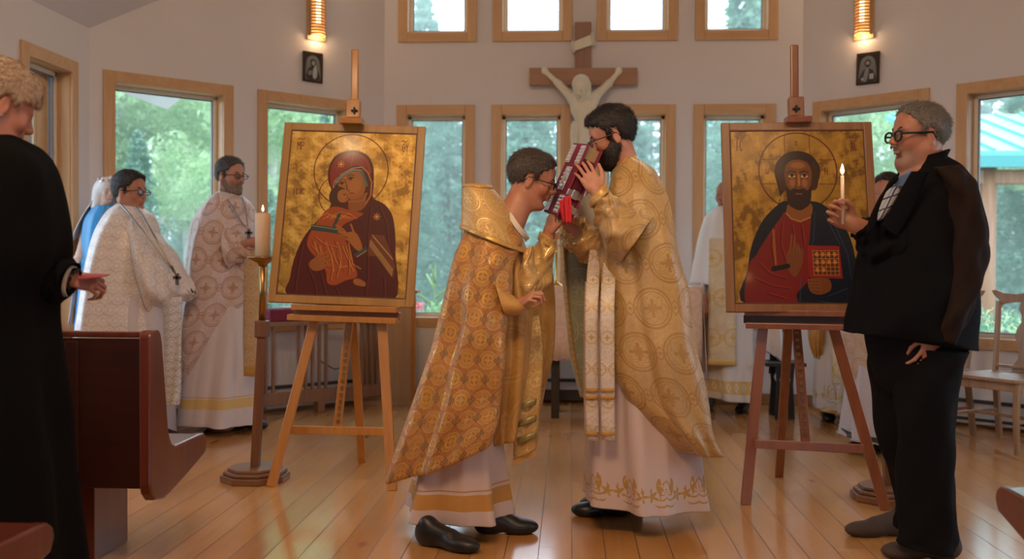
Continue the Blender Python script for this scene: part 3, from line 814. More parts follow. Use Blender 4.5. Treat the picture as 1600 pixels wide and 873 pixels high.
# ------------------------------------------------------------------ cloth and skin materials
def tile(m, u, v, p, q=None, brick=True):
    q = q or p; row = (v / q).floor(); uu = u + row.mod(2.0) * (p / 2) if brick else u
    return ((uu / p).mod(1.0) - .5) * p, ((v / q).mod(1.0) - .5) * q
def medallion(m, u, v, p, q=None, kind='cross', brick=True):
    """mask 0..1 of a ring medallion with a cross or rosette in it"""
    a, b = tile(m, u, v, p, q, brick); r = (a * a + b * b).sqrt() / p; an = b.atan2(a)
    w = .016
    ring = (1 - (r - .42).abs().step(w, w * 2)).max(1 - (r - .35).abs().step(w * .5, w * 1.2))
    pet = r - ((an * 8).cos() * .03 + .27); rose = 1 - pet.abs().step(.006, .018)
    aa = a.abs() / p; bb = b.abs() / p
    cr = (aa.lt(.035) * bb.lt(.2)).max(bb.lt(.035) * aa.lt(.2)).max((aa - bb).abs().lt(.025) * r.lt(.13))
    dots = (1 - (((an * 12).cos() * .5 + .5) * (1 - (r - .385).abs().step(.01, .02))).step(.2, .6)) * 0
    if kind == 'cross': return ring.max(cr).max(rose * .6)
    fl = (r.lt(.2) * ((an * 6).cos() * .5 + .5).gt(.45)).max(r.lt(.07))
    return ring.max(fl).max(rose * .8)
def brocade(name, base, pat, rough=.45, prough=.28, p=.16, q=None, kind='cross', metal=.35, small=0.05, fine=(.9, 1.0), bump=.35, sheen=.2, hot=None, alt=None):
    m = Mat(name, rough, 0, base); u, v, _ = m.coords('UV')
    big = medallion(m, u, v, p, q, kind)
    a, b = tile(m, u + p / 2, v, p, q); d = (a.abs() + b.abs()) / p
    dia = (1 - (d - .14).abs().step(.012, .03)).max(d.lt(.05))
    vn = m.voronoi(m.vec(u, v), 1 / small) if small else None
    curl = m.noise(m.vec(u, v), 26, 2, .5, 2.2); leaf = 1 - (curl - .5).abs().step(.02, .05)
    mask = big.max(dia).max(leaf * .45)
    weave = ((u * 2600).sin() * (v * 2600).sin())
    n = m.noise(m.vec(u, v), 7, 3)
    b2 = tuple(c * .82 for c in base)
    col = m.mix(n.step(.3, .7), base, b2); col = m.mix(mask, col, pat)
    if alt is not None:
        lat = (((u + v) / .011).mod(1.0) - .5).abs().lt(.2).max((((u - v) / .011).mod(1.0) - .5).abs().lt(.2)); dm = d.lt(.24); col = m.mix(dm * lat * .85, col, alt)
    if hot is not None:
        a3, b3 = tile(m, u, v, p, q); r3 = (a3 * a3 + b3 * b3).sqrt() / p
        hm = (r3.lt(.30) * r3.gt(.20)) * (m.noise(m.vec(u, v), 5, 1).step(.38, .6) * .75 + .25); col = m.mix(hm * .9, col, hot); mask = mask.max(hm)
    m.set('Base Color', col); m.set('Metallic', mask * metal); m.set('Roughness', rough - mask * (rough - prough))
    m.b.inputs['Sheen Weight'].default_value = sheen
    m.bump(mask + weave * .04 + n * .1, bump, .0016); return m.m
def linen(name, c, rough=.75, sheen=.1, grain=.05, embroid=None):
    m = Mat(name, rough, 0, c); u, v, _ = m.coords('UV'); n = m.noise(m.vec(u, v), 6, 3)
    m.set('Base Color', m.mix(n, tuple(x * (1 - grain) for x in c), c)); w = (u * 2400).sin() * (v * 2400).sin()
    m.b.inputs['Sheen Weight'].default_value = sheen; m.bump(n * .4 + w * .05, .15, .002); return m.m
def skin(name, c, c2=None, lip=None, H=None, stub=None, rough=.48, spots=()):
    m = Mat(name, rough, 0, c); n = m.noise(scale=22, detail=3); c2 = c2 or (c[0] * .85, c[1] * .68, c[2] * .62)
    col = m.mix(n.step(.3, .75) * .6, c, c2); x, y, z = m.coords('Object')
    def ball(p, r, f):
        d = (((x - p[0]) * (x - p[0])) + ((y - p[1]) * (y - p[1])) + ((z - p[2]) * (z - p[2]))).sqrt(); return 1 - d.step(r * f, r)
    if H is not None:
        for p, r, cc, s in [((.098, 0, -.0505), .02, lip or (c[0] * .7, c[1] * .35, c[2] * .32), .7), ((.06, .045, -.03), .04, (c[0], c[1] * .6, c[2] * .5), .35),
                            ((.06, -.045, -.03), .04, (c[0], c[1] * .6, c[2] * .5), .35), ((.115, 0, -.02), .02, (c[0], c[1] * .6, c[2] * .52), .4)]:
            col = m.mix(ball(H(*p), r * H.s, .45) * s, col, cc)
        if stub is not None:
            q = ball(H(.05, 0, -.09), .085 * H.s, .6); col = m.mix(q * (n * .5 + .4), col, stub)
    m.set('Base Color', col); m.b.inputs['Subsurface Weight'].default_value = .12
    m.b.inputs['Subsurface Radius'].default_value = (.02, .008, .004); m.b.inputs['Subsurface Scale'].default_value = .4
    m.bump(m.noise(scale=260, detail=2), .12, .001); return m.m
def hairmat(name, c1, c2, dirn=(1, 8, 2)):
    m = Mat(name, .5, 0, c1); x, y, z = m.coords('Object')
    n = m.noise(m.vec(x * 60, y * 60, z * 24), 3, 3, .6, .4); m.set('Base Color', m.mix(n.step(.3, .7), c1, c2)); m.bump(n, .6, .004); return m.m
BLACKF = flat_mat('black_wool', (.006, .006, .007), .85, grain=.3, scale=120); BLACKF.node_tree.nodes['Principled BSDF'].inputs['Specular IOR Level'].default_value = .08
LEATHER = flat_mat('black_leather', (.012, .012, .013), .38, scale=80)
GLF = flat_mat('dark_glasses_frame', (.01, .01, .012), .25); LENS = GLASS
EYEW = flat_mat('eye_white', (.62, .6, .56), .2, bump=0); IRIS = flat_mat('brown_iris', (.06, .04, .03), .2, bump=0); PUP = flat_mat('pupil', (.003, .003, .003), .1, bump=0)
EM = (EYEW, IRIS, PUP)
GOLDM = flat_mat('gilt_metal', (.75, .50, .16), .25, 1.0); SILV = flat_mat('silver_metal', (.72, .72, .74), .28, 1.0, scale=90, bump=.3)
def shoe(name, px, py, Y, L, ang, mat, parent, hgt=.075, w=.1):
    """shoe whose heel bottom is at pixel (px,py); ang = pointing direction in the floor plane"""
    p = G(px, py); d = Vector((math.cos(ang), math.sin(ang), 0)); t = Vector((-d.y, d.x, 0)); f = SDF((p.x - .4, p.y - .4, -.02), (p.x + .4, p.y + .4, .2), .005)
    R = np.array(Matrix((d, t, Vector((0, 0, 1)))).transposed())
    def q(a, b, z): return p + d * a + t * b + Vector((0, 0, z))
    f.ell(q(L * .72, 0, .03), [L * .30, w * .5, .036], R, .02); f.ell(q(L * .22, 0, .045), [L * .24, w * .40, .055], R, .03)
    f.cap(q(L * .55, 0, .05), q(L * .2, 0, hgt), .035, .042, .03); f.cap(q(L * .16, 0, .05), q(L * .16, 0, hgt + .03), .038, .04, .02)
    f.cutf(lambda X, Y_, Z: .001 - Z)
    return f.build(name, mat, parent)
# ------------------------------------------------------------------ people
def robe_mat(name, c, bands=(), floral=None, rough=.7, pat=(.55, .34, .1)):
    m = Mat(name, rough, 0, c); u, v, _ = m.coords('UV'); n = m.noise(m.vec(u, v), 6, 3)
    col = m.mix(n, tuple(x * .94 for x in c), c); h = n * .3
    for b in bands:
        v0, v1, bc = b[:3]; k = v.gt(v0) * v.lt(v1)
        if len(b) > 3:
            q = (u / .07).mod(1.0) - .5; w = ((v - (v0 + v1) / 2) / (v1 - v0)).abs(); ins = (q.abs() * 1.4 + w).lt(.42) * (q.abs() * 1.4 + w).gt(.2)
            k2 = k * (1 - ins); col = m.mix(k2, col, bc)
        else: col = m.mix(k, col, bc)
        h = h + k * .5
    if floral:
        v0, v1 = floral; k = v.gt(v0) * v.lt(v1); P_ = (v1 - v0) * 1.55
        a = ((u / P_).mod(1.0) - .5).abs() * P_; b = v - (v0 + v1) / 2; r = (a * a + b * b).sqrt(); an = b.atan2(a)
        spir = ((an * 3 + r * 95).sin()).abs().lt(.42) * r.lt((v1 - v0) * .62)
        a2 = a - P_ * .36; b2 = b - .012; r2 = (a2 * a2 + b2 * b2).sqrt(); fl = r2.lt(.03) * ((b2.atan2(a2) * 5).cos() * .009 + .019 - r2).gt(0)
        bud = (a - P_ * .16).abs().lt(.012 - (b + .02).abs() * .25); nn = m.noise(m.vec(u, v), 60, 2)
        mk = (spir.max(fl).max(bud)) * k * nn.step(.3, .45); col = m.mix(mk, col, pat); h = h + mk
        dots = ((u / .012).mod(1.0) - .5).abs().lt(.28) * (v - (v1 + .055)).abs().lt(.004); col = m.mix(dots, col, pat)
    m.set('Base Color', col); m.b.inputs['Sheen Weight'].default_value = .1; m.bump(h + (u * 2400).sin() * (v * 2400).sin() * .04, .2, .002); return m.m
def xf(px, py, Y): return P(px, py, Y)

def body_sdf(lo, hi, h): return SDF(lo, hi, h)
def limbs(f, pts, k=.03):
    for (a, b, ra, rb) in pts: f.cap(a, b, ra, rb, k)

# ================= elder priest, bending to kiss the book =================
Ye = 4.45
el = thing('person', 'grey haired priest in orange gold brocade bending to kiss the red book', 'person', G(700, 850))
GB = brocade('orange_gold_brocade', (.40, .145, .022), (.56, .31, .09), .5, .32, p=.088, q=.082, kind='cross', metal=.3, small=0, bump=.5, hot=(.66, .34, .04), alt=(.13, .06, .025))
GBP = brocade('gold_yoke_brocade', (.60, .34, .10), (.74, .52, .22), .42, .28, p=.15, kind='rose', metal=.4, bump=.6)
GPL = brocade('plain_gold_satin', (.52, .27, .06), (.58, .34, .1), .42, .3, p=.3, kind='cross', metal=.3, bump=.25)
GTR = brocade('gold_braid', (.60, .33, .08), (.72, .46, .14), .4, .25, p=.03, kind='rose', metal=.6, bump=.7)
He = Frame(P(831, 282, 4.5), (.955, -.05, -.30), sc=.98)
SKe = skin('ruddy_skin_elder', (.50, .235, .15), H=He)
f = SDF(P(625, 900, Ye + .1) - Vector((0, .5, 0)), P(905, 225, Ye) + Vector((.05, .45, .02)), .0045)
q = lambda px, py, d=0: P(px, py, Ye + d)
f.cap(q(712, 790, -.08), q(728, 600, -.08), .045, .09, .04); f.cap(q(755, 790, .06), q(745, 600, .06), .045, .09, .04)
f.cap(q(738, 580), q(765, 440), .15, .13, .06); f.cap(q(770, 430), q(778, 385), .13, .10, .06)
head_sdf(f, He, neck=np.array(q(795, 352)), neckr=.060)
limbs(f, [(q(768, 400, -.10), q(768, 470, -.15), .05, .04), (q(768, 470, -.15), q(805, 478, -.2), .038, .028),
          (q(785, 400, .12), q(826, 440, .10), .045, .04), (q(826, 440, .10), q(856, 372, .085), .038, .028)])
hand(f, q(810, 478, -.2), (.62, -.35, .5), (.5, .2, -.55), 1, curl=(1.3, 1.35, 1.4, 1.4), thumb=.9, sc=.92)
hand(f, q(857, 366, .08), (.18, .05, .98), (.85, .4, -.1), -1, curl=(.35, .4, .5, .6), thumb=.3, sc=.98)
f.build('body', SKe, el)
HRe = hairmat('greying_brown_hair', (.035, .024, .017), (.13, .10, .08))
hair(el, He, HRe, line=[(-.13, -.06), (-.07, -.055), (-.045, -.045), (-.026, -.025), (-.02, .032), (.012, .036), (.02, .01), (.034, .012), (.042, .05), (.058, .06), (.074, .082), (.1, .12)], th=.008, top=.014)
glasses(el, He, GLF, LENS); eyes(el, He, EM); brows(el, He, HRe)
ALBE = robe_mat('cream_alb_gold_band', (.60, .47, .42), bands=[(.55, .615, (.50, .24, .05)), (.532, .538, (.5, .22, .05))])
cloth('alb', [(700, 560, 790, 560, .22), (690, 620, 776, 600, .24), (668, 680, 776, 660, .26), (650, 735, 786, 732, .25), (640, 772, 792, 775, .26), (636, 796, 796, 802, .26)],
      Ye, ALBE, el, pleats=((5, .030, 0), (9, .014, 1), (14, .006, 2)), pw=(.2, 1), seed=3)
cloth('cape', [(757, 320, 792, 338, .10), (738, 345, 818, 372, .17), (724, 370, 823, 400, .21), (714, 410, 815, 428, .25), (704, 450, 806, 470, .275), (693, 500, 800, 520, .29),
               (680, 550, 797, 560, .30), (668, 600, 796, 600, .31), (648, 664, 792, 634, .32), (625, 729, 784, 664, .32)],
      Ye, GB, el, arc=(70, 352), pleats=((4, .038, .6), (7, .022, 1.4), (11, .009, 0)), pw=(.08, 1), seed=5, wrinkle=.014, sag=.04, rows=90, n=220)
cloth('yoke', [(724, 289, 766, 290, .075), (723, 300, 781, 306, .10), (722, 320, 800, 333, .135), (722, 340, 815, 366, .17), (721, 352, 826, 394, .20)], Ye, GBP, el,
      arc=(0, 360), pleats=((3, .004, 0),), rows=30, thick=.008)
cloth('yoke_trim', [(720, 349, 827, 391, .208), (719, 357, 827, 398, .214)], Ye, GTR, el, pleats=((3, .003, 0),), rows=5, thick=.006)
cloth('yoke_trim', [(723, 288, 768, 289, .078), (723, 293, 773, 295, .088)], Ye, GTR, el, pleats=((3, .003, 0),), rows=4, thick=.006)
cloth('collar', [(796, 328, 828, 372, .085), (790, 332, 822, 378, .10)], Ye, linen('cream_collar', (.72, .62, .52)), el, pleats=((3, .002, 0),), rows=8, thick=.004)
cloth('chest', [(772, 380, 826, 392, .15), (772, 420, 828, 425, .17), (765, 480, 838, 480, .18), (764, 560, 834, 560, .17), (764, 630, 824, 626, .15), (770, 690, 812, 682, .13)], Ye, GPL, el, dy=.05, pleats=((6, .014, 0), (11, .006, 2)), pw=(.5, 1), seed=8)
# far half of the cape hanging from the raised arm, lining towards the opening
cloth('cape_far_panel', [(812, 400, 856, 392, .07), (802, 440, 864, 430, .09), (796, 500, 868, 490, .10), (792, 560, 866, 555, .10), (788, 620, 853, 610, .09), (785, 693, 838, 676, .06)], Ye, GPL, el,
      dy=.22, pleats=((3, .02, 1), (7, .008, 0)), seed=9, rows=60)
cloth('sleeve', [(843, 362, 869, 378, .045), (838, 385, 864, 400, .052), (828, 410, 860, 425, .06), (812, 430, 856, 452, .075), (800, 425, 838, 478, .09), (790, 400, 815, 470, .09)], Ye, GBP, el, dy=.09,
      pleats=((5, .006, 0),), wrinkle=.012, rows=50, pw=(0, 1), seed=2)
cloth('cuff', [(843, 361, 870, 378, .047), (840, 374, 867, 392, .05)], Ye, GTR, el, dy=.09, pleats=((3, .001, 0),), rows=5)
cloth('gathered_fold', [(822, 388, 832, 384, .03), (812, 420, 836, 418, .05), (802, 450, 845, 440, .06), (812, 478, 838, 458, .05), (824, 462, 842, 440, .03)], Ye, GBP, el, dy=-.08, pleats=((4, .008, 0),), wrinkle=.01, rows=40, seed=12)
cloth('sleeve', [(803, 462, 826, 484, .045), (790, 455, 812, 492, .06), (775, 440, 790, 495, .07)], Ye, GPL, el, dy=-.2, pleats=((4, .005, 0),), rows=20, seed=4)
STOLE = brocade('gold_stole', (.55, .32, .09), (.74, .52, .2), .45, .28, p=.075, q=.11, kind='cross', metal=.4)
strip('stole', [(806, 500, 842, 492), (806, 560, 848, 550), (805, 620, 846, 610), (803, 680, 842, 665), (802, 718, 838, 702)], STOLE, el, Ye, bulge=.012, ripple=.006)
for k in range(3):
    y0 = 628 + k * 26; strip('stole_bar', [(809, y0 + 4, 838, y0 - 6), (809, y0 + 13, 838, y0 + 3)], flat_mat('olive_gold_bar_%d' % k, (.32, .27, .10), .35, .5), el, Ye - .016, rows=4, bulge=.012, thick=.002)
fr = MB()
for i in range(26):
    a = i / 25; x0_ = 802 + 36 * a; y0_ = 718 - 16 * a; fr.tube([P(x0_, y0_, Ye), P(x0_ - .5, y0_ + 10, Ye)], .0025, 4)
fr.build('stole_fringe', GTR, el)
shoe('shoe', 652, 848, 4.3, .305, -.51, LEATHER, el, hgt=.06, w=.105); shoe('shoe', 742, 833, 4.45, .27, .08, LEATHER, el)

# ================= younger priest, lifting the book =================
Yy = 4.66
yo_ = thing('person', 'dark bearded young priest in pale gold damask holding up the red book', 'person', G(1000, 806))
Hy = Frame(P(957, 214, Yy - .02), (-.93, -.10, -.36), sc=.99)
SKy = skin('fair_skin_young', (.56, .27, .18), H=Hy)
DM = brocade('pale_gold_damask', (.54, .34, .12), (.36, .20, .05), .38, .5, p=.20, q=.19, kind='cross', metal=.0, bump=.3, sheen=.3)
DM.node_tree.nodes['Principled BSDF'].inputs['Specular IOR Level'].default_value = .8
GREY = brocade('grey_green_lining', (.30, .31, .20), (.36, .36, .24), .55, .45, p=.2, kind='rose', metal=0, bump=.1)
f = SDF(P(845, 860, Yy + .1) - Vector((0, .6, 0)), P(1090, 165, Yy) + Vector((.08, .5, .03)), .0045)
q = lambda px, py, d=0: P(px, py, Yy + d)
f.cap(q(985, 775, -.06), q(990, 520, -.06), .04, .08, .04); f.cap(q(1000, 770, .10), q(1000, 520, .09), .04, .08, .04)
f.cap(q(1000, 500), q(998, 380), .155, .15, .06); f.cap(q(998, 350), q(995, 305), .15, .10, .06)
head_sdf(f, Hy, neck=np.array(q(988, 292)), neckr=.057)
limbs(f, [(q(1000, 325, -.14), q(968, 368, -.22), .05, .042), (q(968, 368, -.22), q(936, 306, -.255), .040, .029),
          (q(1000, 330, .12), q(945, 375, .07), .05, .04), (q(945, 375, .07), q(893, 354, .01), .038, .028)])
hand(f, P(934, 302, 4.425), (-.50, .02, .87), (-.25, .97, .1), -1, curl=(.42, .38, .4, .5), thumb=-.1, sc=1.0, spread=.10)
hand(f, P(893, 357, 4.64), (-.55, -.05, .55), (.1, -.3, .95), 1, curl=(.6, .7, .7, .8), thumb=.2, sc=.95)
f.build('body', SKy, yo_)
HRy = hairmat('black_brown_hair', (.008, .006, .006), (.03, .022, .018)); hair(yo_, Hy, HRy, th=.011, top=.022, quiff=.026,
     line=[(-.13, -.075), (-.07, -.07), (-.045, -.06), (-.024, -.035), (-.018, .036), (.012, .04), (.02, -.012), (.032, -.012), (.04, .04), (.058, .062), (.078, .078), (.1, .1)])
beard(yo_, Hy, HRy, th=.007, chin=.005)
glasses(yo_, Hy, GLF, LENS); eyes(yo_, Hy, EM); brows(yo_, Hy, HRy)
ALBY = robe_mat('white_alb_embroidered', (.62, .50, .47), floral=(.83, .95), pat=(.46, .27, .07))
cloth('alb', [(914, 440, 1060, 440, .18), (912, 500, 1070, 500, .20), (912, 580, 1080, 580, .22), (913, 680, 1090, 690, .27), (913, 740, 1094, 748, .29), (913, 774, 1098, 786, .30)],
      Yy, ALBY, yo_, pleats=((6, .026, 0), (10, .012, 1), (15, .006, 2)), pw=(.2, 1), seed=13, rows=90, n=200)
cloth('cape', [(966, 256, 990, 243, .075), (955, 272, 1018, 262, .12), (947, 300, 1038, 292, .19), (942, 345, 1049, 340, .235), (942, 395, 1058, 393, .26), (946, 450, 1070, 446, .28),
               (951, 500, 1079, 500, .31), (959, 550, 1089, 556, .33), (978, 608, 1100, 620, .34), (1014, 650, 1109, 665, .34), (1052, 690, 1116, 697, .30)],
      Yy, DM, yo_, arc=(100, 440), sq=.8, pleats=((4, .028, 1.0), (7, .016, .3), (12, .007, 0)), pw=(.06, 1), seed=15, wrinkle=.014, rows=100, n=240)
# golden edging along the curved front edge
ed = [(948, 440), (951, 490), (958, 549), (978, 609), (1000, 636), (1029, 663), (1055, 686), (1086, 700), (1114, 697)]
cloth('cape_far_panel', [(874, 352, 916, 345, .05), (877, 400, 926, 395, .06), (881, 450, 930, 450, .07), (886, 500, 930, 505, .07), (894, 560, 930, 560, .06), (910, 620, 926, 622, .03)], Yy, GREY, yo_,
      dy=.20, pleats=((3, .014, 1),), seed=19, rows=60)
cloth('cape_far_edge', [(873, 350, 884, 349, .052), (876, 400, 886, 399, .062), (880, 450, 889, 450, .072), (885, 500, 894, 502, .072), (893, 560, 902, 562, .062), (909, 618, 914, 622, .03)], Yy, GTR, yo_, dy=.19, pleats=((3, .004, 1),), rows=50)
cloth('sleeve', [(921, 316, 947, 290, .045), (926, 330, 957, 303, .06), (936, 352, 972, 322, .08), (946, 385, 995, 332, .11), (968, 410, 1018, 340, .12)], Yy, DM, yo_, dy=-.24,
      pleats=((4, .006, 0),), wrinkle=.016, rows=50, seed=22)
cloth('cuff', [(919, 314, 945, 287, .047), (923, 325, 953, 298, .054)], Yy, GTR, yo_, dy=-.25, pleats=((3, .001, 0),), rows=5)
cloth('sleeve', [(876, 366, 902, 336, .05), (884, 385, 922, 345, .065), (900, 402, 945, 350, .09), (930, 412, 968, 340, .11)], Yy, GBP, yo_, dy=.02, pleats=((4, .006, 0),), wrinkle=.014, rows=40, seed=24)
cloth('inner_sleeve', [(898, 318, 925, 300, .05), (905, 350, 945, 318, .08), (925, 395, 965, 340, .1)], Yy, linen('white_sleeve', (.66, .60, .5)), yo_, dy=.06, pleats=((5, .008, 0),), rows=30)
cloth('collar', [(962, 262, 988, 238, .072), (958, 270, 992, 246, .08)], Yy, GTR, yo_, pleats=((3, .001, 0),), rows=8, thick=.006)
cloth('chest', [(950, 300, 975, 300, .10), (935, 360, 985, 360, .14), (922, 420, 985, 420, .16), (916, 460, 985, 460, .17)], Yy, DM, yo_, pleats=((5, .008, 0),), rows=40)
ST2 = brocade('white_gold_stole', (.74, .66, .60), (.52, .34, .10), .5, .35, p=.068, q=.135, kind='cross', metal=.2)
for i, (a, b) in enumerate(((914, 935), (938, 960))):
    strip('stole', [(a + 8, 385, b + 4, 385, .22), (a + 3, 430, b + 2, 430, .10), (a, 480, b, 480), (a, 560, b, 560), (a + 1, 640, b + .5, 642), (a + 2, 686, b + 1, 690)], ST2, yo_, Yy - .26 - (.035 * i), bulge=.006, rows=40)
    for y0_ in (606, 617, 674):
        strip('stole_band', [(a + 1, y0_, b, y0_), (a + 1, y0_ + 6, b, y0_ + 6)], GTR, yo_, Yy - .268 - (.035 * i), rows=4, bulge=.006)
shoe('shoe', 985, 806, 4.5, .27, PI * 1.02, LEATHER, yo_); shoe('shoe', 1003, 798, 4.7, .29, PI * .98, LEATHER, yo_)

# ================= man in black jacket with the lit candle =================
Ym = 4.2
mn = thing('person', 'stout grey haired man in black jacket and glasses holding a lit candle', 'person', G(1440, 860))
Hm = Frame(P(1436, 214, Ym), (-.97, -.22, .0), sc=1.04)
SKm = skin('tanned_skin', (.42, .19, .115), H=Hm, stub=(.20, .13, .10))
f = SDF(P(1262, 895, Ym) - Vector((0, .5, 0)), P(1545, 150, Ym) + Vector((.05, .5, .03)), .0045)
q = lambda px, py, d=0: P(px, py, Ym + d)
f.cap(q(1430, 815, .10), q(1420, 560, .1), .04, .08, .04); f.cap(q(1450, 840, -.08), q(1450, 560, -.1), .04, .08, .04)
f.cap(q(1435, 500), q(1440, 330), .18, .16, .06); f.cap(q(1445, 320), q(1450, 290), .15, .11, .06)
head_sdf(f, Hm, heavy=1.0, neck=np.array(q(1452, 280)), neckr=.066)
limbs(f, [(q(1485, 310, -.14), q(1505, 400, -.20), .055, .045), (q(1505, 400, -.20), q(1464, 528, -.20), .042, .03),
          (q(1460, 330, .10), q(1400, 376, -.10), .05, .045), (q(1396, 376, -.10), q(1336, 351, -.15), .042, .03)])
hand(f, q(1463, 526, -.20), (-.42, .0, -.9), (-.3, .95, .1), -1, curl=(.5, .6, .65, .7), thumb=.3, sc=.95)
hand(f, P(1333, 351, Ym - .15), (-.85, -.05, .50), (.0, -1, .0), 1, curl=(1.15, 1.3, 1.4, 1.5), thumb=.55, sc=1.0)
f.build('body', SKm, mn)
HRm = hairmat('grey_hair', (.09, .075, .06), (.24, .21, .18)); hair(mn, Hm, HRm, th=.006, top=.010, line=[(-.13, -.07), (-.07, -.07), (-.045, -.06), (-.026, -.035), (-.02, .03), (.014, .036), (.02, .0), (.032, .0), (.04, .045), (.058, .066), (.072, .09), (.1, .12)])
DRK = hairmat('dark_eyebrow_hair', (.012, .01, .01), (.05, .04, .035))
glasses(mn, Hm, GLF, LENS, rx=.025, rz=.019, w=.0042, drop=.004); eyes(mn, Hm, EM); brows(mn, Hm, DRK)
mb = MB(); mb.tube([Hm(.1, -.026, -.046), Hm(.108, -.012, -.039), Hm(.111, 0, -.038), Hm(.108, .012, -.039), Hm(.1, .026, -.046)], [.003, .0055, .006, .0055, .003], 8); mb.build('moustache', HRm, mn, smooth=True)
TROU = flat_mat('black_trousers', (.007, .007, .008), .9, scale=90); BRN = flat_mat('dark_brown_sleeve_cloth', (.022, .013, .010), .8, scale=120)
for _m in (TROU, BRN): _m.node_tree.nodes['Principled BSDF'].inputs['Specular IOR Level'].default_value = .1
cloth('trousers', [(1350, 495, 1512, 510, .2), (1356, 540, 1506, 550, .21), (1368, 590, 1490, 595, .15), (1385, 612, 1480, 615, .10)], Ym, TROU, mn, pleats=((4, .006, 0),), rows=20)
cloth('trousers_leg', [(1356, 545, 1470, 545, .15), (1361, 600, 1470, 600, .14), (1372, 680, 1468, 680, .12), (1392, 740, 1462, 745, .10), (1399, 800, 1455, 815, .095), (1402, 826, 1455, 838, .10)], Ym, TROU, mn, dy=.10, pleats=((4, .008, 0),), wrinkle=.01, rows=40)
cloth('trousers_leg', [(1385, 540, 1508, 548, .15), (1396, 590, 1498, 592, .14), (1400, 680, 1491, 680, .12), (1402, 760, 1492, 760, .11), (1406, 830, 1493, 835, .11), (1404, 848, 1493, 862, .11)], Ym, TROU, mn, dy=-.08, pleats=((4, .008, 0),), wrinkle=.01, rows=40, seed=3)
cloth('jacket', [(1428, 262, 1474, 240, .085), (1408, 278, 1498, 262, .15), (1392, 300, 1515, 285, .21), (1374, 335, 1526, 325, .245), (1352, 375, 1530, 375, .26), (1337, 425, 1527, 430, .265), (1327, 470, 1522, 478, .265), (1319, 512, 1516, 530, .265), (1320, 516, 1514, 545, .25)],
      Ym, BLACKF, mn, pleats=((3, .008, 0), (6, .005, 1)), wrinkle=.012, rows=80, seed=30)
cloth('jacket_collar', [(1416, 276, 1466, 262, .10), (1424, 262, 1476, 240, .086), (1427, 250, 1480, 233, .088)], Ym, BLACKF, mn, arc=(-160, 160), pleats=((3, .001, 0),), rows=14, thick=.008)
cloth('jacket_sleeve', [(1462, 262, 1500, 258, .06), (1470, 290, 1519, 282, .08), (1474, 330, 1531, 322, .09), (1476, 380, 1538, 380, .09), (1472, 430, 1535, 438, .085), (1458, 480, 1520, 492, .075), (1440, 524, 1492, 540, .062)],
      Ym, BRN, mn, dy=-.20, pleats=((3, .004, 0),), wrinkle=.014, rows=60, seed=31)
cloth('jacket_sleeve', [(1330, 367, 1350, 341, .045), (1342, 388, 1370, 340, .065), (1360, 410, 1398, 345, .085), (1395, 420, 1430, 330, .10)], Ym, BLACKF, mn, dy=-.12, pleats=((3, .002, 0),), wrinkle=.014, rows=40, seed=32)
SHIRT = Mat('blue_plaid_shirt', .7, 0, (.3, .4, .6)); u, v, _ = SHIRT.coords('UV'); g1 = ((u / .05).mod(1.0) - .5).abs().gt(.42).max(((v / .05).mod(1.0) - .5).abs().gt(.42)); g2 = ((u / .05 + .3).mod(1.0) - .5).abs().gt(.45)
SHIRT.set('Base Color', SHIRT.mix(g1, SHIRT.mix(g2, (.62, .64, .68), (.3, .42, .62)), (.05, .07, .14)))
strip('shirt', [(1404, 277, 1425, 268, .0), (1384, 300, 1412, 290, .0), (1372, 328, 1396, 318), (1367, 346, 1378, 344)], SHIRT.m, mn, Ym - .19, bulge=.01, thick=.004)
strip('shirt_collar', [(1403, 277, 1424, 265), (1398, 285, 1421, 284), (1402, 292, 1410, 291)], flat_mat('blue_collar', (.12, .2, .38), .7), mn, Ym - .205, rows=10)
strip('lapel', [(1400, 283, 1405, 270), (1378, 305, 1390, 285), (1360, 340, 1373, 322), (1352, 368, 1368, 350)], BLACKF, mn, Ym - .215, bulge=.006, thick=.01)
strip('lapel', [(1424, 268, 1450, 268), (1410, 292, 1440, 292), (1394, 322, 1424, 330), (1376, 352, 1400, 370)], BLACKF, mn, Ym - .225, bulge=.006, thick=.01)
SUE = flat_mat('brown_suede', (.07, .05, .04), .8, scale=100)
shoe('shoe', 1428, 836, 4.3, .30, PI * 1.04, SUE, mn, hgt=.07); shoe('shoe', 1500, 872, 4.1, .31, PI * 1.02, SUE, mn, hgt=.075, w=.11)

# ================= cleric in black seen from behind, close to the camera =================
Yb = 3.1
bk = thing('person', 'fair haired cleric in long black gown seen from behind holding a red paper', 'person', G(20, 1045))
Hb = Frame(P(-5, 168, Yb), (.64, .68, -.40), sc=1.03)
SKb = skin('pink_skin', (.50, .22, .15))
f = SDF(P(-150, 560, Yb) - Vector((.02, .4, 0)), P(140, 60, Yb) + Vector((.06, .4, .03)), .005)
q = lambda px, py, d=0: P(px, py, Yb + d)
f.cap(q(-25, 540), q(-20, 300), .16, .16, .06); f.cap(q(-20, 290), q(-20, 250), .15, .1, .06)
head_sdf(f, Hb, neck=np.array(q(-14, 232)), neckr=.058)
limbs(f, [(q(30, 300, .0), q(50, 430, .05), .05, .04), (q(50, 430, .05), q(104, 436, .12), .038, .028)])
hand(f, q(104, 436, .12), (.72, .4, -.12), (-.2, .5, -.6), 1, curl=(.9, 1.0, 1.1, 1.2), thumb=.9, sc=.95)
f.build('body', SKb, bk)
HRb = hairmat('fair_greying_hair', (.34, .22, .13), (.62, .48, .36)); hair(bk, Hb, HRb, th=.016, top=.024, quiff=.03, h=.004,
     line=[(-.13, -.07), (-.07, -.065), (-.045, -.045), (-.026, -.01), (-.02, .034), (.012, .038), (.02, .012), (.036, .015), (.044, .035), (.06, .04), (.08, .045), (.12, .06)])
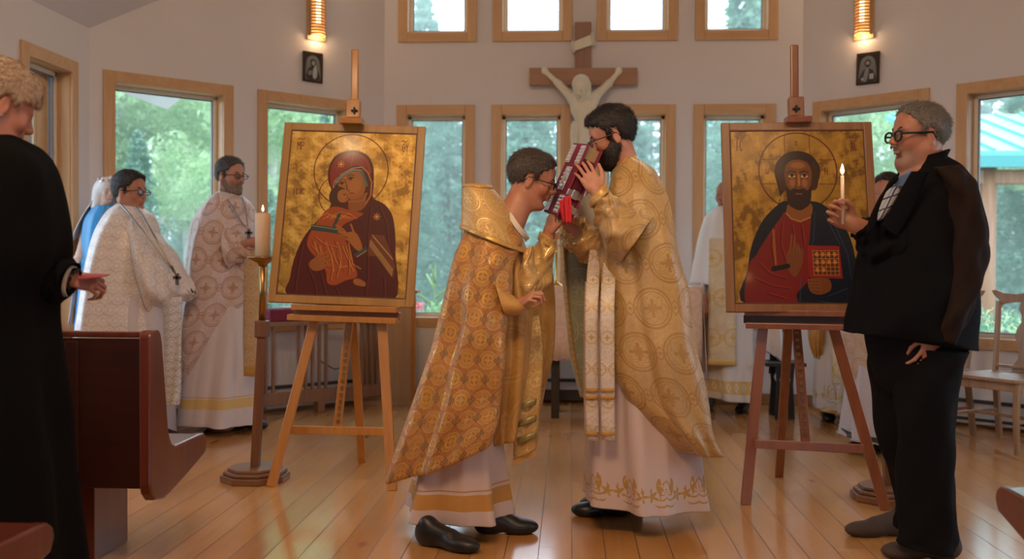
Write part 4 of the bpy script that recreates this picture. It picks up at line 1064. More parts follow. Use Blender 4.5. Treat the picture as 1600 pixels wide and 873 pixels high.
GOWN = flat_mat('black_gown', (.0045, .0045, .005), .85, scale=60); GOWN.node_tree.nodes['Principled BSDF'].inputs['Specular IOR Level'].default_value = .08
cloth('gown', [(-62, 228, 26, 212, .10), (-96, 245, 58, 232, .17), (-118, 275, 80, 262, .20), (-128, 330, 92, 325, .22), (-130, 400, 98, 395, .23), (-128, 470, 72, 470, .23), (-132, 560, 76, 560, .24), (-136, 660, 90, 660, .26), (-140, 780, 104, 780, .28), (-148, 1035, 122, 1035, .33)],
      Yb, GOWN, bk, pleats=((5, .02, 0), (9, .01, 1)), pw=(.05, 1), wrinkle=.01, rows=80, seed=40)
cloth('gown_sleeve', [(30, 475, 60, 350, .12), (60, 478, 85, 385, .11), (85, 474, 100, 398, .09), (104, 464, 114, 410, .07)], Yb, GOWN, bk, dy=.06, pleats=((3, .003, 0),), wrinkle=.008, rows=40, seed=41)
cloth('shirt_cuff', [(102, 464, 114, 414, .045), (108, 464, 118, 416, .04)], Yb, linen('cream_cuff', (.75, .68, .55)), bk, dy=.10, pleats=((3, .001, 0),), rows=6)
cloth('bracelet', [(110, 458, 120, 418, .038), (113, 458, 124, 420, .036)], Yb, LEATHER, bk, dy=.11, pleats=((12, .002, 0),), rows=6, thick=.006)
cloth('gown_collar', [(-55, 235, 24, 222, .095), (-48, 222, 18, 206, .08)], Yb, GOWN, bk, pleats=((3, .001, 0),), rows=8, thick=.006)
EAR = MB(); EAR.lathe([(.0001, -.004), (.004, 0), (.0001, .004)], Hb(.0, -.088, -.036), 8); EAR.build('earring', SILV, bk, smooth=True)

# ================= heavy-set priest in white on the left =================
Y2 = 6.55
p2 = thing('person', 'heavyset dark haired priest in white brocade cape standing behind the pew', 'person', P(200, 700, Y2) * 1.0)
p2.location.z = 0
H2 = Frame(P(203, 301, Y2), (.96, -.28, -.02), sc=1.05)
SK2 = skin('ruddy_skin_priest', (.46, .22, .15), H=H2)
f = SDF(P(110, 705, Y2) - Vector((0, .5, .02)), P(315, 255, Y2) + Vector((.05, .5, .03)), .007)
q = lambda px, py, d=0: P(px, py, Y2 + d)
f.cap(q(205, 680), q(200, 480), .12, .14, .05); f.cap(q(200, 470), q(200, 390), .15, .12, .06)
head_sdf(f, H2, heavy=1.0, neck=np.array(q(203, 340)), neckr=.062)
f.build('body', SK2, p2); hair(p2, H2, HRy, th=.008, top=.018, quiff=.01, h=.005); glasses(p2, H2, GLF, LENS); eyes(p2, H2, EM); brows(p2, H2, HRy)
WB = brocade('white_silver_brocade', (.72, .66, .63), (.88, .84, .82), .5, .3, p=.07, kind='rose', metal=.15, bump=.4)
WB2 = brocade('white_peach_brocade', (.72, .60, .50), (.62, .42, .26), .5, .45, p=.2, q=.19, kind='cross', metal=0, bump=.25)
LAV = linen('lavender_white_alb', (.62, .58, .62)); LAVB = robe_mat('white_alb_gold_hem', (.66, .62, .66), bands=[(.735, .80, (.66, .48, .2)), (.72, .727, (.6, .4, .15))])
cloth('alb', [(150, 460, 262, 460, .22), (140, 560, 262, 560, .25), (132, 690, 266, 690, .28)], Y2, LAV, p2, pleats=((7, .02, 0), (12, .01, 1)), rows=40, pw=(.3, 1))
cloth('cape', [(184, 318, 224, 325, .085), (168, 332, 240, 340, .16), (152, 362, 246, 372, .23), (142, 400, 246, 410, .27), (135, 440, 244, 450, .29), (128, 485, 243, 490, .30), (122, 525, 246, 530, .31), (114, 600, 252, 610, .32), (110, 660, 255, 668, .32)],
      Y2, WB, p2, pleats=((5, .03, 0), (9, .016, 1), (14, .006, 0)), pw=(.1, 1), seed=50, rows=80, n=200)
cloth('cape_front', [(196, 324, 222, 345, .10), (218, 330, 240, 487, .20), (240, 362, 252, 484, .24), (262, 388, 268, 478, .20), (284, 420, 288, 468, .13), (302, 452, 304, 460, .04)], Y2, WB, p2, dy=-.02, pleats=((4, .01, 0),), wrinkle=.02, rows=60, seed=51)
strip('stole', [(254, 468, 284, 462), (256, 540, 284, 535), (258, 600, 283, 600), (262, 634, 280, 632)], brocade('white_silver_stole', (.5, .5, .52), (.85, .85, .86), .4, .3, p=.05, kind='rose', metal=.3), p2, Y2 - .2, bulge=.02, ripple=.01)
ch = MB(); ch.tube([P(188, 318, Y2 - .12), P(203, 335, Y2 - .22), P(225, 362, Y2 - .26), P(250, 395, Y2 - .27), P(276, 430, Y2 - .25), P(268, 415, Y2 - .27), P(245, 375, Y2 - .27), P(222, 335, Y2 - .2), P(212, 322, Y2 - .1)], .006, 6)
cc = P(277, 436, Y2 - .24); ch.box(cc, (.02, .012, .075)); ch.box(cc + Vector((0, 0, .01)), (.05, .012, .02)); ch.build('pectoral_cross', flat_mat('pewter', (.25, .24, .23), .35, .9), p2)
shoe('shoe', 232, 693, Y2, .30, .0, LEATHER, p2)

# ================= bearded priest with rosette cape, by the window =================
Y3 = 6.95
p3 = thing('person', 'tall priest with goatee and glasses in white cape of pink rosettes', 'person', P(342, 668, Y3)); p3.location.z = 0
H3 = Frame(P(360, 276, Y3), (.86, -.5, -.05), sc=1.02)
SK3 = skin('fair_skin_priest', (.48, .25, .18), H=H3, stub=(.25, .17, .14))
f = SDF(P(275, 675, Y3) - Vector((0, .5, .02)), P(430, 235, Y3) + Vector((.05, .5, .03)), .007)
q = lambda px, py, d=0: P(px, py, Y3 + d)
f.cap(q(345, 650), q(348, 480), .12, .14, .05); f.cap(q(348, 470), q(352, 340), .16, .14, .06)
head_sdf(f, H3, neck=np.array(q(358, 318)), neckr=.06); 
limbs(f, [(q(330, 340, -.1), q(345, 390, -.2), .05, .045), (q(345, 390, -.2), q(398, 378, -.26), .04, .03)])
hand(f, q(396, 378, -.26), (.95, -.1, .0), (.1, .9, -.3), -1, curl=(.5, .5, .6, .6), thumb=.3)
f.build('body', SK3, p3); HR3 = hairmat('dark_grey_hair', (.03, .028, .03), (.12, .11, .11)); hair(p3, H3, HR3, th=.006, top=.012, h=.005); glasses(p3, H3, GLF, LENS); eyes(p3, H3, EM); brows(p3, H3, HR3)
beard(p3, H3, hairmat('greying_beard', (.14, .10, .08), (.3, .25, .2)), th=.004, cheek=-.06, h=.005)
cloth('alb', [(302, 450, 400, 450, .18), (296, 530, 404, 530, .22), (288, 590, 402, 590, .26), (281, 648, 400, 652, .29), (280, 655, 400, 661, .29)], Y3, LAVB, p3, pleats=((6, .028, 0), (11, .012, 1)), pw=(.2, 1), rows=60, seed=60)
RS = brocade('white_rosette_brocade', (.70, .60, .60), (.46, .27, .19), .5, .45, p=.185, q=.185, kind='cross', metal=0, bump=.25)
cloth('cape', [(345, 298, 378, 306, .08), (328, 308, 392, 318, .15), (312, 328, 401, 340, .21), (301, 355, 404, 368, .24), (294, 400, 402, 405, .26), (290, 450, 396, 450, .27), (287, 500, 380, 500, .27), (285, 550, 356, 545, .26), (284, 585, 330, 580, .22), (284, 604, 306, 602, .14)],
      Y3, RS, p3, pleats=((4, .026, 0), (8, .014, 1)), pw=(.06, 1), wrinkle=.01, rows=80, n=200, seed=61)
cloth('sleeve', [(395, 370, 402, 392, .05), (375, 362, 385, 405, .08), (350, 352, 358, 420, .10)], Y3, RS, p3, dy=-.2, pleats=((3, .004, 0),), wrinkle=.012, rows=30)
strip('stole', [(382, 385, 404, 385), (381, 450, 405, 450), (380, 520, 406, 520), (381, 586, 406, 588)], brocade('cream_gold_stole', (.64, .52, .38), (.55, .36, .14), .5, .4, p=.08, kind='cross', metal=.1), p3, Y3 - .22, bulge=.01)
strip('stole_band', [(381, 572, 406, 572), (381, 587, 406, 589)], GTR, p3, Y3 - .235, rows=4)
ch = MB(); ch.tube([P(344, 296, Y3 - .05), P(358, 316, Y3 - .16), P(376, 345, Y3 - .24), P(388, 360, Y3 - .27), P(385, 335, Y3 - .24), P(378, 308, Y3 - .14)], .006, 6)
cc = P(389, 366, Y3 - .27); ch.box(cc, (.02, .012, .07)); ch.box(cc + Vector((0, 0, .01)), (.05, .012, .018)); ch.build('pectoral_cross', flat_mat('pewter_dark', (.22, .22, .22), .35, .9), p3)
shoe('shoe', 320, 668, Y3, .28, -.2, LEATHER, p3); shoe('shoe', 360, 668, Y3, .28, -.15, LEATHER, p3)

# ================= priests standing behind the right icon =================
def back_priest(label, Y, hx, hy, fx, alb, capes, extra, albm, capem, hairm=None, skinc=(.45, .22, .15), face=(-.6, -.8, 0), shoes=()):
    t = thing('person', label, 'person', P(fx, 650, Y)); t.location.z = 0
    H = Frame(P(hx, hy, Y), face, sc=1.0); sk = skin('skin_back_%d' % hx, skinc, H=H)
    f = SDF(P(fx - 75, 700, Y) - Vector((0, .35, 0)), P(fx + 75, hy - 40, Y) + Vector((0, .35, .0)), .009)
    f.cap(P(fx, 590, Y), P(fx, 480, Y), .08, .12, .05); f.cap(P(fx, 470, Y), P(hx, 345, Y), .14, .12, .06)
    head_sdf(f, H, neck=np.array(P(hx, hy + 42, Y)), neckr=.058); f.build('body', sk, t)
    if hairm is not None: hair(t, H, hairm, h=.006)
    eyes(t, H, EM)
    cloth('alb', alb, Y, albm, t, pleats=((6, .024, 0), (11, .01, 1)), pw=(.2, 1), rows=40, seed=hx)
    for i, c in enumerate(capes): cloth('cape' if i == 0 else 'cape_sleeve', c, Y, capem, t, pleats=((5, .02, 0), (9, .01, 1)), pw=(.1, 1), rows=50, seed=hx + i)
    extra(t, Y)
    for s_ in shoes: shoe('shoe', s_[0], s_[1], Y, .28, s_[2], LEATHER, t)
    return t
WA = linen('white_satin', (.70, .70, .72), .5); GBAND = flat_mat('gold_band', (.66, .5, .2), .4, .3)
CRST = brocade('cream_stole_gold_crosses', (.72, .66, .52), (.6, .42, .12), .5, .4, p=.16, q=.3, kind='cross', metal=.1)
def exA(t, Y):
    strip('stole', [(1108, 372, 1150, 372), (1107, 440, 1151, 440), (1107, 500, 1150, 500), (1107, 568, 1150, 570)], CRST, t, Y - .25, bulge=.01)
    strip('stole_band', [(1105, 560, 1151, 562), (1105, 570, 1151, 572)], GBAND, t, Y - .27, rows=4)
    h_ = SDF(P(1085, 500, Y - .2) - Vector((0, .15, 0)), P(1120, 450, Y - .2) + Vector((0, .15, 0)), .006); hand(h_, P(1100, 470, Y - .22), (.05, 0, -1), (.2, .9, 0), 1, sc=1.0); h_.build('hand', skin('hand_skin_back', (.45, .22, .15)), t)
back_priest('bald priest in white half hidden behind the right icon', 8.1, 1136, 306, 1140,
            [(1100, 430, 1178, 430, .17), (1096, 520, 1178, 520, .2), (1093, 585, 1180, 590, .23), (1098, 616, 1180, 627, .24)],
            [[(1120, 322, 1156, 322, .08), (1104, 336, 1172, 336, .16), (1094, 365, 1190, 365, .22), (1087, 400, 1202, 405, .24), (1080, 442, 1212, 455, .25)],
             [(1180, 400, 1208, 400, .1), (1186, 450, 1216, 460, .12), (1190, 510, 1222, 520, .12), (1192, 545, 1222, 566, .1)],
             [(1086, 420, 1108, 420, .1), (1084, 450, 1112, 452, .11), (1092, 472, 1112, 470, .08)]],
            exA, robe_mat('white_alb_yellow_band', (.66, .66, .70), bands=[(.80, .90, (.64, .46, .16), 1)]), WA, shoes=((1110, 636, -1.9), (1165, 640, -1.9)))
def exB(t, Y):
    cloth('gold_drape', [(1264, 470, 1286, 470, .1), (1264, 515, 1286, 520, .12), (1268, 540, 1284, 545, .08), (1276, 560, 1282, 562, .03)], Y, GPL, t, dy=-.05, rows=20)
    strip('stole', [(1298, 480, 1330, 480), (1299, 560, 1332, 560), (1300, 600, 1334, 600)], CRST, t, Y - .24, bulge=.01)
    cloth('gold_hem', [(1276, 630, 1338, 640, .262), (1276, 638, 1339, 648, .266)], Y, GBAND, t, pleats=((6, .02, 0),), rows=5)
back_priest('priest in white alb with gold embroidered hem behind the right easel', 7.8, 1300, 305, 1304,
            [(1276, 430, 1334, 430, .17), (1276, 520, 1334, 520, .2), (1274, 590, 1336, 590, .23), (1274, 636, 1340, 646, .24)],
            [[(1282, 322, 1320, 322, .08), (1268, 340, 1334, 340, .15), (1260, 380, 1344, 380, .2), (1262, 440, 1346, 440, .22), (1264, 500, 1340, 500, .22)]],
            exB, robe_mat('white_alb_floral', (.68, .67, .68), floral=(.80, .95), pat=(.55, .42, .12)), WA, hairm=HRy, shoes=((1290, 652, -1.7), (1318, 655, -1.7)))
def exC(t, Y):
    cloth('dark_hem', [(1317, 670, 1422, 680, .275), (1317, 678, 1422, 688, .277)], Y, flat_mat('dark_green_trim', (.06, .06, .03), .6), t, pleats=((6, .02, 0),), rows=5)
back_priest('dark haired priest in cream cape mostly hidden by the man with candle', 6.6, 1386, 304, 1375,
            [(1335, 450, 1415, 450, .18), (1330, 560, 1418, 560, .22), (1318, 670, 1422, 680, .26), (1317, 678, 1422, 688, .265)],
            [[(1366, 325, 1404, 325, .08), (1348, 345, 1420, 345, .16), (1332, 380, 1430, 385, .22), (1318, 440, 1432, 450, .24), (1310, 510, 1430, 520, .25), (1322, 560, 1425, 580, .24), (1345, 610, 1415, 625, .2), (1370, 640, 1400, 650, .1)]],
            exC, LAV, WB2, hairm=HRy, shoes=((1365, 700, -2.4), (1395, 698, -2.2)))
# ------------------------------------------------------------------ painter: pigment on a panel, as point colours of a fine grid
def lin(c): return tuple((x / 255 / 12.92) if x / 255 <= .04045 else ((x / 255 + .055) / 1.055) ** 2.4 for x in c)
class Paint:
    def __init__(s, w, h, corners, seed=0):
        """corners TL,TR,BR,BL: sketch coordinates of the panel's corners"""
        s.w, s.h = w, h; s.a = np.zeros((h, w, 4)); r = np.random.default_rng(seed)
        A_ = []; b = []
        for (x, y), (u, v) in zip(corners, ((0, 0), (1, 0), (1, 1), (0, 1))):
            A_ += [[u, v, 1, 0, 0, 0, -x * u, -x * v], [0, 0, 0, u, v, 1, -y * u, -y * v]]; b += [x, y]
        hh = np.append(np.linalg.solve(A_, b), 1).reshape(3, 3)
        U, V = np.meshgrid((np.arange(w) + .5) / w, (np.arange(h) + .5) / h); q = hh @ np.stack([U.ravel(), V.ravel(), np.ones(U.size)])
        s.X = (q[0] / q[2]).reshape(h, w); s.Y = (q[1] / q[2]).reshape(h, w); s.px = abs(corners[1][0] - corners[0][0]) / w; s.r = r
    def noise(s, n):
        U, V = np.meshgrid(np.linspace(0, 1, s.w), np.linspace(0, s.h / s.w, s.h)); z = np.zeros(U.shape)
        for _ in range(22):
            a = s.r.random() * 2 * PI; k = n * PI * (.6 + .9 * s.r.random()); z += np.sin(k * (U * math.cos(a) + V * math.sin(a)) + s.r.random() * 6.28)
        return np.clip(.5 + z / 14, 0, 1)
    def put(s, m, col, metal=0.0):
        c = np.array([*lin(col), metal]); s.a = s.a * (1 - m[..., None]) + c * m[..., None]
    def smooth(s, pts):
        pts = [np.array(p, float) for p in pts]; n = len(pts); out = []
        for i in range(n):
            p0, p1, p2, p3 = pts[i - 1], pts[i], pts[(i + 1) % n], pts[(i + 2) % n]
            for t in np.linspace(0, 1, 5, endpoint=False):
                out.append(.5 * (2 * p1 + (p2 - p0) * t + (2 * p0 - 5 * p1 + 4 * p2 - p3) * t * t + (3 * p1 - p0 - 3 * p2 + p3) * t ** 3))
        return out
    def poly(s, pts, col, sm=True, metal=0, alpha=1.0):
        if sm: pts = s.smooth(pts)
        ins = np.zeros(s.X.shape, bool); n = len(pts)
        for i in range(n):
            x0, y0 = pts[i]; x1, y1 = pts[(i + 1) % n]
            if y0 == y1: continue
            c = ((s.Y >= y0) != (s.Y >= y1)) & (s.X < (x1 - x0) * (s.Y - y0) / (y1 - y0) + x0); ins ^= c
        s.put(ins * alpha, col, metal)
    def line(s, pts, w, col, alpha=1.0, metal=0):
        d = np.full(s.X.shape, 1e9)
        for (x0, y0), (x1, y1) in zip(pts, pts[1:]):
            L = (x1 - x0) ** 2 + (y1 - y0) ** 2 + 1e-9; t = np.clip(((s.X - x0) * (x1 - x0) + (s.Y - y0) * (y1 - y0)) / L, 0, 1)
            d = np.minimum(d, np.hypot(s.X - x0 - t * (x1 - x0), s.Y - y0 - t * (y1 - y0)))
        s.put(np.clip((w / 2 - d) / s.px + .5, 0, 1) * alpha, col, metal)
    def ell(s, c, rx, ry, col, rot=0, alpha=1.0, metal=0, soft=0):
        a = math.radians(rot); x = s.X - c[0]; y = s.Y - c[1]; u = (x * math.cos(a) + y * math.sin(a)) / rx; v = (-x * math.sin(a) + y * math.cos(a)) / ry
        d = (np.hypot(u, v) - 1) * min(rx, ry); s.put(np.clip(-d / max(s.px, soft) + .5, 0, 1) * alpha, col, metal)
    def ring(s, c, r, w, col, alpha=1):
        d = np.abs(np.hypot(s.X - c[0], s.Y - c[1]) - r); s.put(np.clip((w / 2 - d) / s.px + .5, 0, 1) * alpha, col)
    def text(s, glyphs, x, y, hgt, w, col, lw=3):
        G_ = {'I': [[(0, 0), (0, 1)]], 'C': [[(1, .1), (.4, 0), (0, .3), (0, .7), (.4, 1), (1, .9)]], 'X': [[(0, 0), (1, 1)], [(1, 0), (0, 1)]],
              'M': [[(0, 1), (0, 0), (.5, .5), (1, 0), (1, 1)]], 'P': [[(0, 1), (0, 0), (.9, .05), (1, .3), (.8, .5), (0, .52)]],
              'T': [[(.5, 0), (0, .3), (0, .7), (.5, 1), (1, .7), (1, .3), (.5, 0)], [(.0, .5), (1, .5)]], 'Y': [[(0, 0), (.5, .5), (1, 0)], [(.5, .5), (.5, 1)]],
              'O': [[(.5, 0), (0, .3), (0, .7), (.5, 1), (1, .7), (1, .3), (.5, 0)]], 'N': [[(0, 1), (0, 0)], [(1, 0), (1, 1)], [(0, .35), (1, .6)]],
              'W': [[(0, .1), (0, .8), (.25, 1), (.5, .8), (.5, .3)], [(.5, .8), (.75, 1), (1, .8), (1, .1)]], '~': [[(-.2, .6), (.3, .1), (.8, .6), (1.4, .2)]]}
        for g in glyphs:
            for st in G_[g]: s.line([(x + px * w, y + py * hgt) for px, py in st], lw, col)
            x += w * 1.45
    def obj(s, name, w, h, parent, mat):
        """local x right, z up, facing -y; origin at panel centre"""
        X = np.linspace(-w / 2, w / 2, s.w); Z = np.linspace(h / 2, -h / 2, s.h); gx, gz = np.meshgrid(X, Z)
        V = np.stack([gx.ravel(), np.zeros(gx.size), gz.ravel()], 1); i = np.arange(s.w * s.h).reshape(s.h, s.w)
        Q = np.stack([i[1:, :-1].ravel(), i[1:, 1:].ravel(), i[:-1, 1:].ravel(), i[:-1, :-1].ravel()], 1)
        o = mesh_quads(name, V, Q, mat, parent, smooth=False, world=False)
        at = o.data.color_attributes.new('Pigment', 'FLOAT_COLOR', 'POINT'); at.data.foreach_set('color', s.a.reshape(-1, 4).astype(np.float32).ravel()); return o
def paint_mat(name, rough=.3, metal=1.0, coat=.3):
    m = Mat(name, rough); n = m.nt.nodes.new('ShaderNodeAttribute'); n.attribute_name = 'Pigment'
    m.nt.links.new(n.outputs['Color'], m.b.inputs['Base Color']); a = E(m.nt, n.outputs['Alpha']); m.set('Metallic', a * metal)
    m.set('Roughness', a * -.02 + rough); m.b.inputs['Coat Weight'].default_value = coat; m.b.inputs['Coat Roughness'].default_value = .12
    w = m.noise(scale=11, detail=2); m.bump(w, .12, .004); return m.m
PAINT = paint_mat('egg_tempera_and_gilding', .4, .45, .22); PAINT.node_tree.nodes['Principled BSDF'].inputs['Specular IOR Level'].default_value = .25; MONO = paint_mat('monochrome_print', .4, 0, .1)

def gold_ground(p, base=(176, 138, 62), dark=(104, 70, 28), lite=(214, 180, 104)):
    p.a[:] = [*lin(base), .8]; n = p.noise(9) * .45 + p.noise(22) * .35 + p.noise(55) * .2; n2 = p.noise(5)
    p.put(np.clip((n - .48) * 4, 0, .7) * np.clip(n2 * 1.8, 0, 1), dark, .5); p.put(np.clip((.42 - n) * 4, 0, .5), lite, .9)
def paint_mother():
    p = Paint(420, 549, ((78, 66), (620, 78), (598, 790), (52, 772)), 1); gold_ground(p)
    DR = (74, 14, 12)
    p.ring((342, 243), 158, 4.5, (96, 30, 14)); p.ring((300, 350), 90, 4, (96, 30, 14))
    p.poly([(105, 775), (107, 700), (120, 620), (150, 540), (190, 480), (240, 425), (262, 390), (262, 330), (247, 290), (245, 235), (268, 182), (318, 156), (370, 156), (414, 180), (437, 228), (441, 300), (442, 358), (490, 386), (524, 430), (540, 500), (546, 600), (548, 795), (320, 800)], DR)
    p.poly([(258, 300), (254, 240), (275, 192), (322, 168), (368, 168), (408, 190), (428, 236), (420, 260), (380, 222), (340, 226), (290, 262), (270, 310)], (128, 34, 18))
    for pts in ([(330, 172), (300, 200), (280, 240)], [(380, 176), (410, 205), (424, 250)], [(350, 165), (345, 200), (340, 222)]): p.line(pts, 4, (164, 62, 30), .6)
    p.line([(268, 330), (274, 290), (300, 258), (345, 232), (388, 226), (414, 250), (432, 292), (430, 350), (404, 398), (360, 420)], 5, (190, 112, 52))
    p.poly([(345, 360), (405, 340), (408, 395), (378, 418), (340, 410)], (134, 74, 28))
    p.poly([(288, 300), (300, 272), (340, 246), (378, 246), (402, 285), (404, 330), (382, 358), (350, 366), (326, 344), (304, 322)], (150, 88, 34))
    p.ell((360, 310), 26, 36, (178, 112, 48), 20, .5, soft=14); p.ell((318, 288), 16, 18, (176, 110, 46), 0, .5, soft=8)
    p.line([(276, 302), (296, 268), (346, 240), (388, 244), (412, 306)], 11, (74, 92, 92)); p.line([(280, 296), (300, 266), (348, 238), (386, 240)], 2, (160, 176, 170))
    for x, y in ((306, 296), (342, 276)):
        p.line([(x - 14, y + 4), (x - 4, y - 6), (x + 12, y - 3)], 4, (40, 16, 8)); p.ell((x, y + 2), 6, 4.5, (24, 10, 6)); p.line([(x - 16, y - 9), (x - 2, y - 17), (x + 14, y - 13)], 3, (60, 28, 12))
    p.line([(320, 282), (326, 310), (330, 326), (340, 330)], 3.5, (80, 38, 16)); p.line([(338, 342), (350, 338), (360, 342)], 4.5, (130, 30, 20))
    # child
    p.poly([(240, 418), (285, 398), (350, 415), (402, 428), (360, 455), (322, 475), (305, 512), (345, 560), (372, 640), (388, 694), (340, 712), (296, 732), (264, 720), (255, 670), (215, 622), (176, 575), (172, 540), (190, 496)], (150, 66, 22))
    for k in range(15):
        a = 190 + k * 12; p.line([(a, 540 + (k % 4) * 9), (a + 22, 600 + (k % 5) * 14), (a + 30 + k * 2, 650 + (k % 3) * 12)], 2.2, (214, 146, 56) if k % 2 else (80, 30, 10), .85)
    for k in range(7): p.line([(215 + k * 16, 445 + k % 2 * 9), (250 + k * 15, 425 + k % 3 * 6), (275 + k * 17, 450)], 2.2, (206, 132, 50), .8)
    p.poly([(184, 474), (250, 482), (312, 492), (308, 516), (240, 506), (182, 500)], (44, 62, 56), sm=False); p.line([(302, 428), (280, 484)], 13, (44, 62, 56)); p.line([(186, 480), (308, 498)], 2, (170, 150, 90))
    p.poly([(254, 360), (262, 326), (290, 312), (318, 322), (330, 348), (318, 378), (290, 392), (264, 384)], (62, 32, 14))
    p.poly([(290, 340), (306, 324), (330, 330), (340, 352), (330, 374), (308, 380), (292, 366)], (158, 96, 40)); p.ell((318, 346), 4, 3, (28, 12, 6)); p.line([(326, 340), (334, 356), (328, 366)], 2.4, (90, 44, 20))
    p.line([(338, 376), (400, 372), (412, 340)], 8, (150, 88, 34))
    for pts in ([(200, 530), (240, 560), (300, 575)], [(190, 570), (230, 610), (262, 650)], [(330, 570), (350, 620), (352, 690)], [(300, 560), (315, 620), (300, 700)], [(270, 600), (282, 660), (276, 712)], [(260, 440), (300, 424), (350, 436)]): p.line(pts, 4, (84, 30, 10), .7); p.line([(a + 5, b - 2) for a, b in pts], 2, (214, 140, 56), .8)
    # hands and foot
    p.poly([(334, 512), (372, 508), (398, 548), (404, 580), (384, 584), (348, 548)], (156, 92, 36))
    for a in ((290, 478), (294, 492), (302, 506), (312, 522)): p.line([a, (a[0] + 30, a[1] + 18), (350, 528)], 8, (156, 92, 36)); p.line([(a[0], a[1] + 5), (344, 532)], 1.6, (70, 32, 12))
    p.line([(352, 474), (362, 500), (374, 520)], 8, (156, 92, 36)); p.line([(380, 604), (424, 574)], 13, (44, 66, 74)); p.line([(384, 612), (428, 582)], 2.5, (200, 150, 70))
    p.poly([(188, 632), (232, 604), (252, 636), (246, 664), (210, 672), (188, 656)], (140, 80, 30))
    for k in range(4): p.line([(222 + k * 4, 610 + k * 14), (262 + k * 4, 590 + k * 18)], 8, (146, 84, 32))
    p.poly([(374, 708), (396, 704), (426, 722), (420, 736), (380, 728)], (150, 88, 36))
    # folds, fringe and stars
    for pts in ([(150, 560), (135, 660), (128, 760)], [(430, 400), (424, 520), (430, 700), (424, 790)], [(470, 400), (500, 470), (512, 560)], [(230, 680), (262, 780)], [(300, 745), (320, 790)], [(170, 640), (210, 730), (220, 780)], [(500, 700), (505, 790)]):
        p.line(pts, 5, (34, 5, 6), .8); p.line([(a + 7, b) for a, b in pts], 3, (120, 34, 24), .7)
    p.poly([(440, 514), (496, 520), (530, 600), (546, 650), (542, 700), (512, 664), (486, 610), (428, 606)], (110, 58, 30), sm=False, alpha=.8)
    for k in range(20): a = k / 19; p.line([(440 + 96 * a, 540 + 120 * a), (440 + 96 * a - 4, 566 + 126 * a)], 2, (206, 160, 86)); p.line([(446 + 80 * a, 520 + 90 * a), (456 + 80 * a, 532 + 90 * a)], 2, (206, 160, 86))
    for cx, cy in ((298, 215), (460, 440)):
        for k in range(4): a = k * PI / 4; p.line([(cx - 15 * math.cos(a), cy - 15 * math.sin(a)), (cx + 15 * math.cos(a), cy + 15 * math.sin(a))], 2.4, (214, 150, 76))
    p.text('MP', 108, 118, 34, 11, (92, 26, 12)); p.text('~', 112, 100, 14, 18, (92, 26, 12)); p.text('TY', 558, 122, 38, 10, (92, 26, 12)); p.text('~', 556, 108, 12, 16, (92, 26, 12))
    p.text('IC', 103, 322, 24, 7, (92, 26, 12)); p.text('XC', 128, 322, 24, 8, (92, 26, 12))
    return p
